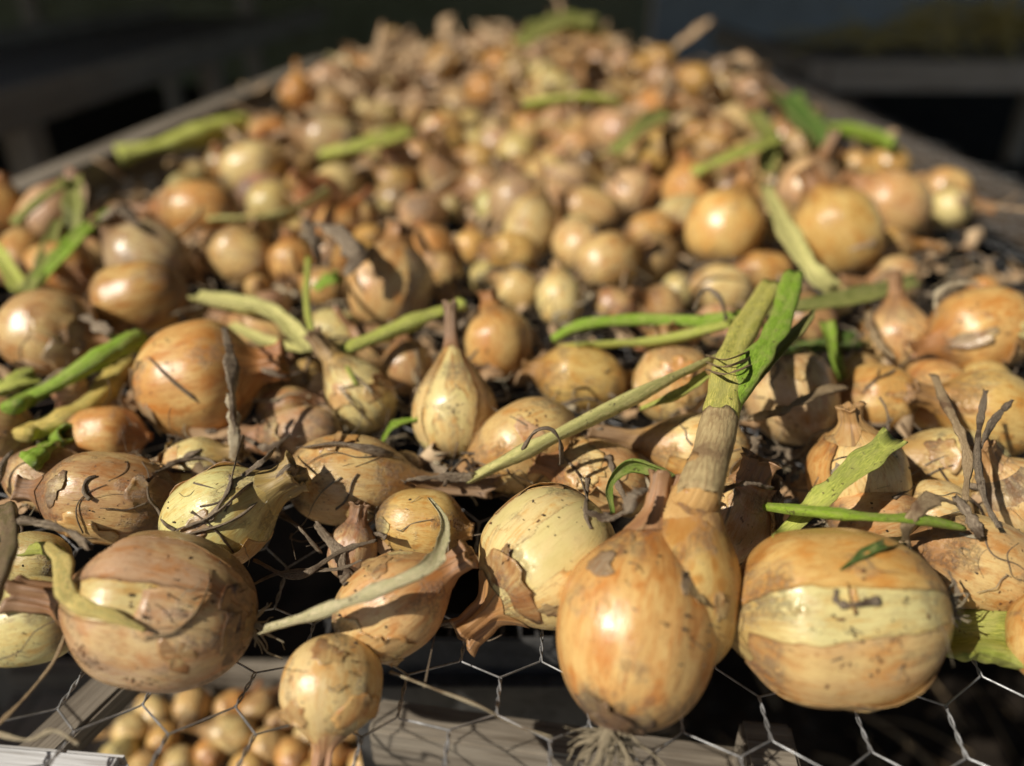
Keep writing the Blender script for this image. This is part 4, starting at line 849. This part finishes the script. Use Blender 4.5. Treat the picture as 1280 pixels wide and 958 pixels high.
for i in range(185):
    near = i < 105
    r = hr.choice((.014, .017, .019, .021, .023, .026, .028)) if near else hr.choice((.019, .022, .025, .028, .031, .034))
    q = drop(r, .60 if near else 1.0, 1.10 if near else 1.55)
    if q: put_onion(*q, r, 'onions heaped further back'); n_ind += 1
far = []
for i in range(190):
    r = hr.uniform(.022, .034); q = drop(r, 1.40, 2.28, tries=30)
    if q: far.append((*q, r))
print('heap onions', n_ind, 'far', len(far))
V, Fc, Cc = [], [], []; k = 0
SL = [Shape(random.uniform(1, 1.3), 1.4, 1.5, .16, .5, (0, 0), 1500+i) for i in range(5)]; ML = [bulb_mesh(S_, 14, 14, whole=True) for S_ in SL]
MLV = [(np.array([list(v.co) for v in m_.vertices]), [tuple(p_.vertices) for p_ in m_.polygons]) for m_ in ML]
for (x, y, z, r) in far:
    mv, mf = hr.choice(MLV); d = Vector((hr.gauss(0, 1), hr.gauss(0, 1), hr.gauss(.2, .6))).normalized(); Q = np.array(d.to_track_quat('Z', 'Y').to_matrix())
    V.append(mv@Q.T*r*.97+np.array((x, y, z))); Fc += [tuple(i+k for i in f) for f in mf]; k += len(mv)
    c_ = np.array(PAL[hr.choices(COLS8, (12, 20, 9, 22, 14, 16, 4, 5))[0]])*hr.uniform(.75, .98); Cc.append(np.tile(np.append(c_, 1), (len(mv), 1)))
me = mesh('onion_heap', np.concatenate(V), Fc); ca = me.color_attributes.new('Col', 'FLOAT_COLOR', 'POINT'); ca.data.foreach_set('color', np.concatenate(Cc).astype(np.float32).ravel())
t = NT('far_onion_skin'); at_ = t.n('ShaderNodeAttribute', attribute_name='Col').outputs['Color']; nn = t.noise(t.n('ShaderNodeTexCoord').outputs['Object'], 55, 4, .6, .4)
t.fin(Base_Color=t.mix(t.rng(nn, .4, .7), at_, t.mix(1.0, at_, (.7, .55, .42), 'MULTIPLY')), Roughness=.36)
tag(link('onion_heap', me, t.m), 'mass of blurred onions in the heap at the far end of the bench', 'onion heap', kind='stuff')

# dry stems and husks across the middle of the bench
A = np.array(SPH)
# papery dry tops over the far heap, fibres and crumbs between the onions
A = np.array(SPH)
b = Bag(); hr = random.Random(5)
def top_z(x, y):
    d2 = (A[:, 0]-x)**2+(A[:, 1]-y)**2; k = d2 < A[:, 3]**2
    return float((A[k, 2]+np.sqrt(A[k, 3]**2-d2[k])).max()) if k.any() else .004
for i in range(520):
    y = hr.uniform(1.2, 2.25); x = hr.gauss(.02, .28)
    if hr.random() < .28: x, y = hr.gauss(-.22, .06), hr.uniform(1.35, 1.7)
    x = max(-.55, min(.55, x)); z = top_z(x, y)+hr.uniform(-.01, .012)
    L = hr.uniform(.04, .11); p = np.array((x, y, z)); d = np.array((hr.gauss(0, 1), hr.gauss(0, 1), hr.gauss(.1, .3))); d /= np.linalg.norm(d); pts = [p]
    for q in range(4):
        d = d+np.array((hr.gauss(0, .45), hr.gauss(0, .45), hr.gauss(-.08, .35))); d /= np.linalg.norm(d); p = p+d*L/4; pts.append(p)
    n = 9; W = hr.uniform(.005, .017)*np.sin(np.linspace(.35, 2.9, n))
    b.add(spline(pts, n), W, flat=.15, sides=6, twist=hr.uniform(-2, 2), rough=.15, seed=i)
for i in range(360):
    y = hr.uniform(.60, 1.3); x = hr.uniform(-.5, .52); z = top_z(x, y)+hr.uniform(-.012, .006); L = hr.uniform(.03, .09); p = np.array((x, y, z)); d = np.array((hr.gauss(0, 1), hr.gauss(0, 1), hr.gauss(.1, .3))); d /= np.linalg.norm(d); pts = [p]
    for q in range(4):
        d = d+np.array((hr.gauss(0, .35), hr.gauss(0, .35), hr.gauss(-.1, .3))); d /= np.linalg.norm(d); p = p+d*L/4; pts.append(p)
    b.add(spline(pts, 9), hr.choice((.0008, .0014, .0022, .004, .007))*np.sin(np.linspace(.35, 2.9, 9)), flat=.2, sides=6, twist=hr.uniform(-2, 2), rough=.15, seed=i)
tag(link('papery_tops', b.mesh('papery_tops'), M_PAPER), 'papery dry brown onion tops strewn over the far heap', 'dry tops', kind='stuff')
b = Bag(); bd = Bag()
for i in range(130):
    px, py = hr.uniform(0, 1280), hr.uniform(400, 880)
    h = hit(px, py)
    if h.y < .20 or h.z < .003: continue
    p = np.array(h)+np.array((0, -.0008, .0012)); d = np.array((hr.gauss(0, 1), hr.gauss(0, 1), hr.gauss(0, .25))); d /= np.linalg.norm(d); pts = [p]; L = hr.uniform(.004, .016)
    for q in range(4):
        d = d+np.array((hr.gauss(0, .55), hr.gauss(0, .55), hr.gauss(0, .3))); d /= np.linalg.norm(d); p = p+d*L/4
        pts.append(p)
    (b if hr.random() < .5 else bd).add(spline(pts, 9), np.linspace(1, .5, 9)*hr.uniform(.00015, .00035), sides=4, seed=i)
for i in range(2000):                                  # tangles on the wire in the gaps
    x, y = hr.uniform(-.36, .44), hr.uniform(.24, .70); d2 = (A[:, 0]-x)**2+(A[:, 1]-y)**2
    if (d2 < (A[:, 3]*.80)**2).any(): continue
    if y < .31 and hr.random() < .85: continue
    p = np.array((x, y, hr.uniform(.001, .03))); d = np.array((hr.gauss(0, 1), hr.gauss(0, 1), hr.gauss(0, .3))); d /= np.linalg.norm(d); pts = [p]; L = hr.uniform(.015, .05)
    for q in range(5):
        d = d+np.array((hr.gauss(0, .6), hr.gauss(0, .6), hr.gauss(0, .35))); d /= np.linalg.norm(d); p = p+d*L/5; p[2] = max(p[2], .0005); pts.append(p)
    (b if hr.random() < .3 else bd).add(spline(pts, 11), np.linspace(1, .5, 11)*hr.choice((.0003, .0004, .0006, .001, .0018, .0026)), sides=5, flat=hr.choice((1, .6, .3)), rough=.15, twist=hr.uniform(-3, 3), seed=i)
for i in range(190):                                   # long strands lying over and between the bulbs
    px, py = hr.uniform(0, 1280), hr.uniform(400, 720)
    if hr.random() < .6:
        sx_, sy_ = hr.choice(((300, 560), (330, 690), (480, 570), (740, 620), (950, 590), (1210, 620), (1150, 590), (290, 470), (400, 450), (870, 440), (60, 640), (1120, 400), (250, 650))); px, py = hr.gauss(sx_, 42), hr.gauss(sy_, 30)
    an = hr.uniform(0, 6.28); L = hr.uniform(25, 120); pts = []
    for q in range(5):
        h = hit(px, py); pts.append((px, py) if h.z > .004 else (px, py, hr.uniform(.5, 2.5)))
        an += hr.gauss(0, .55); px += math.cos(an)*L/4; py += math.sin(an)*L/4*.75
    if min(q[1] for q in pts) < 380 or max(q[1] for q in pts) > 735 or any(600 < q[0] < 1160 and q[1] > 625 or q[0] < 330 and q[1] > 690 for q in pts): continue
    W_ = hr.choice((.00016, .0002, .0003, .0004, .0007, .0011))
    (b if hr.random() < .38 else bd).add(path(pts, 22, W_+.0002), W_*np.linspace(1.1, .5, 22), sides=4, flat=hr.choice((1, .5)), rough=.12, seed=i)
tag(link('root_fibres', b.mesh('root_fibres'), M_ROOT), 'fine pale root fibres scattered among the onions', 'root fibres', kind='stuff')
tag(link('dry_fibres', bd.mesh('dry_fibres'), M_DRY), 'dark shrivelled fibres tangled between the onions', 'fibres', kind='stuff')
V, Fc = [], []; k = 0
for i in range(380):                                   # loose scraps of dry skin on the wire
    x, y = hr.uniform(-.42, .5), hr.uniform(.30, .95); r = hr.uniform(.006, .016)
    if (((A[:, 0]-x)**2+(A[:, 1]-y)**2) < (A[:, 3]*.62)**2).any(): continue
    z = hr.uniform(.002, .022); nu, nv = 7, 6; ph = [hr.uniform(0, 6.28) for _ in range(4)]; K = hr.uniform(.4, 1.3)
    u, v = np.meshgrid(np.linspace(-1, 1, nu), np.linspace(-1, 1, nv)); w_ = 1+.3*np.sin(3*v+ph[0])
    X = np.sin(u*K)*w_/K*.6+.1*np.sin(4*v+ph[1]); Y = v*(1+.2*np.sin(3*u+ph[2])); Z = (np.cos(u*K)-1)/K+.12*np.sin(3*v+2*u+ph[3])
    Q = np.array(Vector((hr.gauss(0, .8), hr.gauss(0, .8), 1)).to_track_quat('Z', 'Y').to_matrix() @ Matrix.Rotation(hr.uniform(0, 6.28), 3, 'Z'))
    P_ = np.stack([X, Y, Z], -1).reshape(-1, 3)@Q.T*r+np.array((x, y, z)); P_[:, 2] = np.maximum(P_[:, 2], .0006)
    V.append(P_); V.append(P_-Q[:, 2]*.00025)
    for o_ in (0, nu*nv):
        for a_ in range(nv-1):
            for b_ in range(nu-1):
                f = (k+o_+a_*nu+b_, k+o_+a_*nu+b_+1, k+o_+(a_+1)*nu+b_+1, k+o_+(a_+1)*nu+b_); Fc.append(f if o_ == 0 else f[::-1])
    k += 2*nu*nv
tag(link('loose_skins', mesh('loose_skins', np.concatenate(V), Fc, np.zeros((k, 2))), M_PAPER), 'loose scraps of dry onion skin lying on the wire between the onions', 'onion skins', kind='stuff')
# crumbs of soil
ico = np.array([(0, 0, 1), (.9, 0, .4), (.28, .85, .4), (-.72, .53, .4), (-.72, -.53, .4), (.28, -.85, .4), (.72, .53, -.4), (-.28, .85, -.4), (-.9, 0, -.4), (-.28, -.85, -.4), (.72, -.53, -.4), (0, 0, -1)])
icf = [(0,1,2),(0,2,3),(0,3,4),(0,4,5),(0,5,1),(1,6,2),(2,7,3),(3,8,4),(4,9,5),(5,10,1),(1,10,6),(2,6,7),(3,7,8),(4,8,9),(5,9,10),(6,11,7),(7,11,8),(8,11,9),(9,11,10),(10,11,6)]
V, Fc = [], []
def crumb(p, s):
    k = len(V)*12; V.append(np.array(p)+ico*s*np.array([hr.uniform(.5, 1.4), hr.uniform(.5, 1.4), hr.uniform(.3, .8)])*(1+np.array([hr.uniform(-.25, .25) for _ in range(12)])[:, None]))
    Fc.extend(tuple(k+i for i in f) for f in icf)
for i in range(900):
    px, py = hr.uniform(0, 1280), hr.uniform(400, 860); h = hit(px, py)
    if h.z > .003: crumb(h, hr.choice((.0003, .0004, .0005, .0008)))
tag(link('soil_crumbs', mesh('soil_crumbs', np.concatenate(V), Fc, smooth=False), M_CRUMB), 'tiny crumbs of soil stuck to the onions', 'soil crumbs', kind='stuff')
V, Fc = [], []
for i in range(1800):
    x, y = hr.uniform(-.2, 1.0), hr.uniform(.25, 1.5); crumb((x, y, GZ+.002), hr.choice((.004, .006, .009, .014)))
tag(link('soil_clods', mesh('soil_clods', np.concatenate(V), Fc, smooth=False), M_SOIL), 'loose dark clods of soil on the ground below the wire', 'soil clods', kind='stuff')
b = Bag()
for i in range(160):
    p = np.array((hr.uniform(0, .9), hr.uniform(.3, 1.3), GZ+.012)); d = np.array((hr.gauss(0, 1), hr.gauss(0, 1), .1)); d /= np.linalg.norm(d)
    b.add(spline([p, p+d*.05+(0, 0, .01), p+d*.1+np.array((hr.gauss(0, .02), hr.gauss(0, .02), 0))], 7), hr.uniform(.001, .003), sides=4, flat=.5, seed=i)
tag(link('ground_straw', b.mesh('ground_straw'), M_STRAW), 'bits of dry straw lying on the soil under the bench', 'straw', kind='stuff')

# lower tray with small onions
TZ = -.30
c = at_z(260, 930, TZ); TB = at_z(260, 866, TZ).y-c.y
tray = tag(empty('wooden_tray', (c.x, c.y, TZ-.02)), 'grey wooden tray of small onions on a lower level', 'tray')
link('tray_floor', box_mesh('tray_floor', .43, .14+TB, .012), M_WOOD, tray, Matrix.Translation((c.x+.025, c.y-.07+TB/2, TZ-.006)))
bar('tray_side', (c.x-.19, c.y+TB+.009, TZ+.006), (c.x+.12, c.y+TB+.009, TZ+.006), .016, .036, M_WOOD, tray)
k = 0
for px, py, D, cn in [(165, 912, 42, 'pale'), (205, 925, 40, 'gold'), (240, 882, 44, 'tan'), (192, 893, 40, 'pale'), (262, 942, 40, 'orange'), (292, 918, 50, 'pale'), (335, 935, 46, 'tan'), (365, 945, 44, 'orange'), (150, 945, 44, 'green'), (225, 955, 42, 'pale'), (310, 962, 44, 'gold'), (350, 905, 36, 'brown'), (180, 965, 44, 'tan'), (388, 918, 40, 'pale'), (412, 944, 42, 'orange'), (432, 914, 36, 'tan'), (322, 886, 38, 'brown'), (396, 968, 40, 'gold'), (288, 884, 36, 'orange')]:
    me, S = VAR[(k*3+k//10) % 10]; k += 1
    p = at_z(px, py, TZ+.018); R = D*depth_of(p)/F/2; p = at_z(px, py, TZ+R)
    d = Vector((hr.gauss(0, 1), hr.gauss(0, 1), .2)).normalized()
    o = link('onion', me, None, None, Matrix.Translation(p) @ d.to_track_quat('Z', 'Y').to_matrix().to_4x4() @ Matrix.Scale(R, 4), (*PAL[cn], .2))
    tag(o, f'small blurred {dict(pale="cream", gold="golden", tan="tan", orange="orange", green="yellow-green", brown="brown")[cn]} onion in the lower tray below the wire', 'onion', 'small onions in the lower tray')
for px, py, D, e, an, cn, lb in [(502, 946, 44, 1.1, 60, 'orange', 'small orange onion with a pointed neck beneath the wire beside the beam'), (456, 958, 40, 1.0, 90, 'gold', 'small golden onion at the lowest edge beneath the hanging pale onion'), (556, 960, 36, 1.0, 20, 'pale', 'small cream onion at the lowest edge beside the grey beam')]:
    me, S = VAR[k % 10]; k += 1
    p = at_z(px, py, TZ+.02); R = D*depth_of(p)/F/2; p = at_z(px, py, TZ+R)
    d = (RT*math.cos(rad(an))+UP*math.sin(rad(an))).normalized()
    o = link('onion', me, None, None, Matrix.Translation(p) @ d.to_track_quat('Z', 'Y').to_matrix().to_4x4() @ Matrix.Scale(R, 4), (*PAL[cn], .15)); tag(o, lb, 'onion', 'small onions under the wire')
# yellowish heap on the shaded bench
b = Bag()
for i in range(260):
    x = hr.gauss(1.62, .22); y = hr.uniform(2.75, 3.2); z = .01+.12*math.exp(-((x-1.62)/.25)**2)*hr.random()
    p = np.array((x, y, z)); d = np.array((hr.gauss(0, 1), hr.gauss(0, .6), hr.gauss(0, .15))); d /= np.linalg.norm(d); L = hr.uniform(.1, .25)
    b.add(spline([p, p+d*L*.5+(0, 0, .02), p+d*L], 6), hr.uniform(.006, .014), sides=5, flat=.3, seed=i)
tag(link('yellowed_tops', b.mesh('yellowed_tops'), M_LEAF, None, None, (.80, .70, .26, .1)), 'blurred heap of yellowed leaves on the shaded bench', 'leaf heap', kind='stuff')

# where several would read alike, count them from the left
from collections import defaultdict
same = defaultdict(list)
for o in SC.objects:
    if o.get('category') == 'onion': same[o['label']].append(o)
ORD = ['first', 'second', 'third', 'fourth', 'fifth', 'sixth', 'seventh', 'eighth', 'ninth', 'tenth']
for lb, obs in same.items():
    if len(obs) > 1:
        for i, o in enumerate(sorted(obs, key=lambda q: project(q.location)[0])): o['label'] = f'{lb}, {ORD[min(i, 9)]} from left'
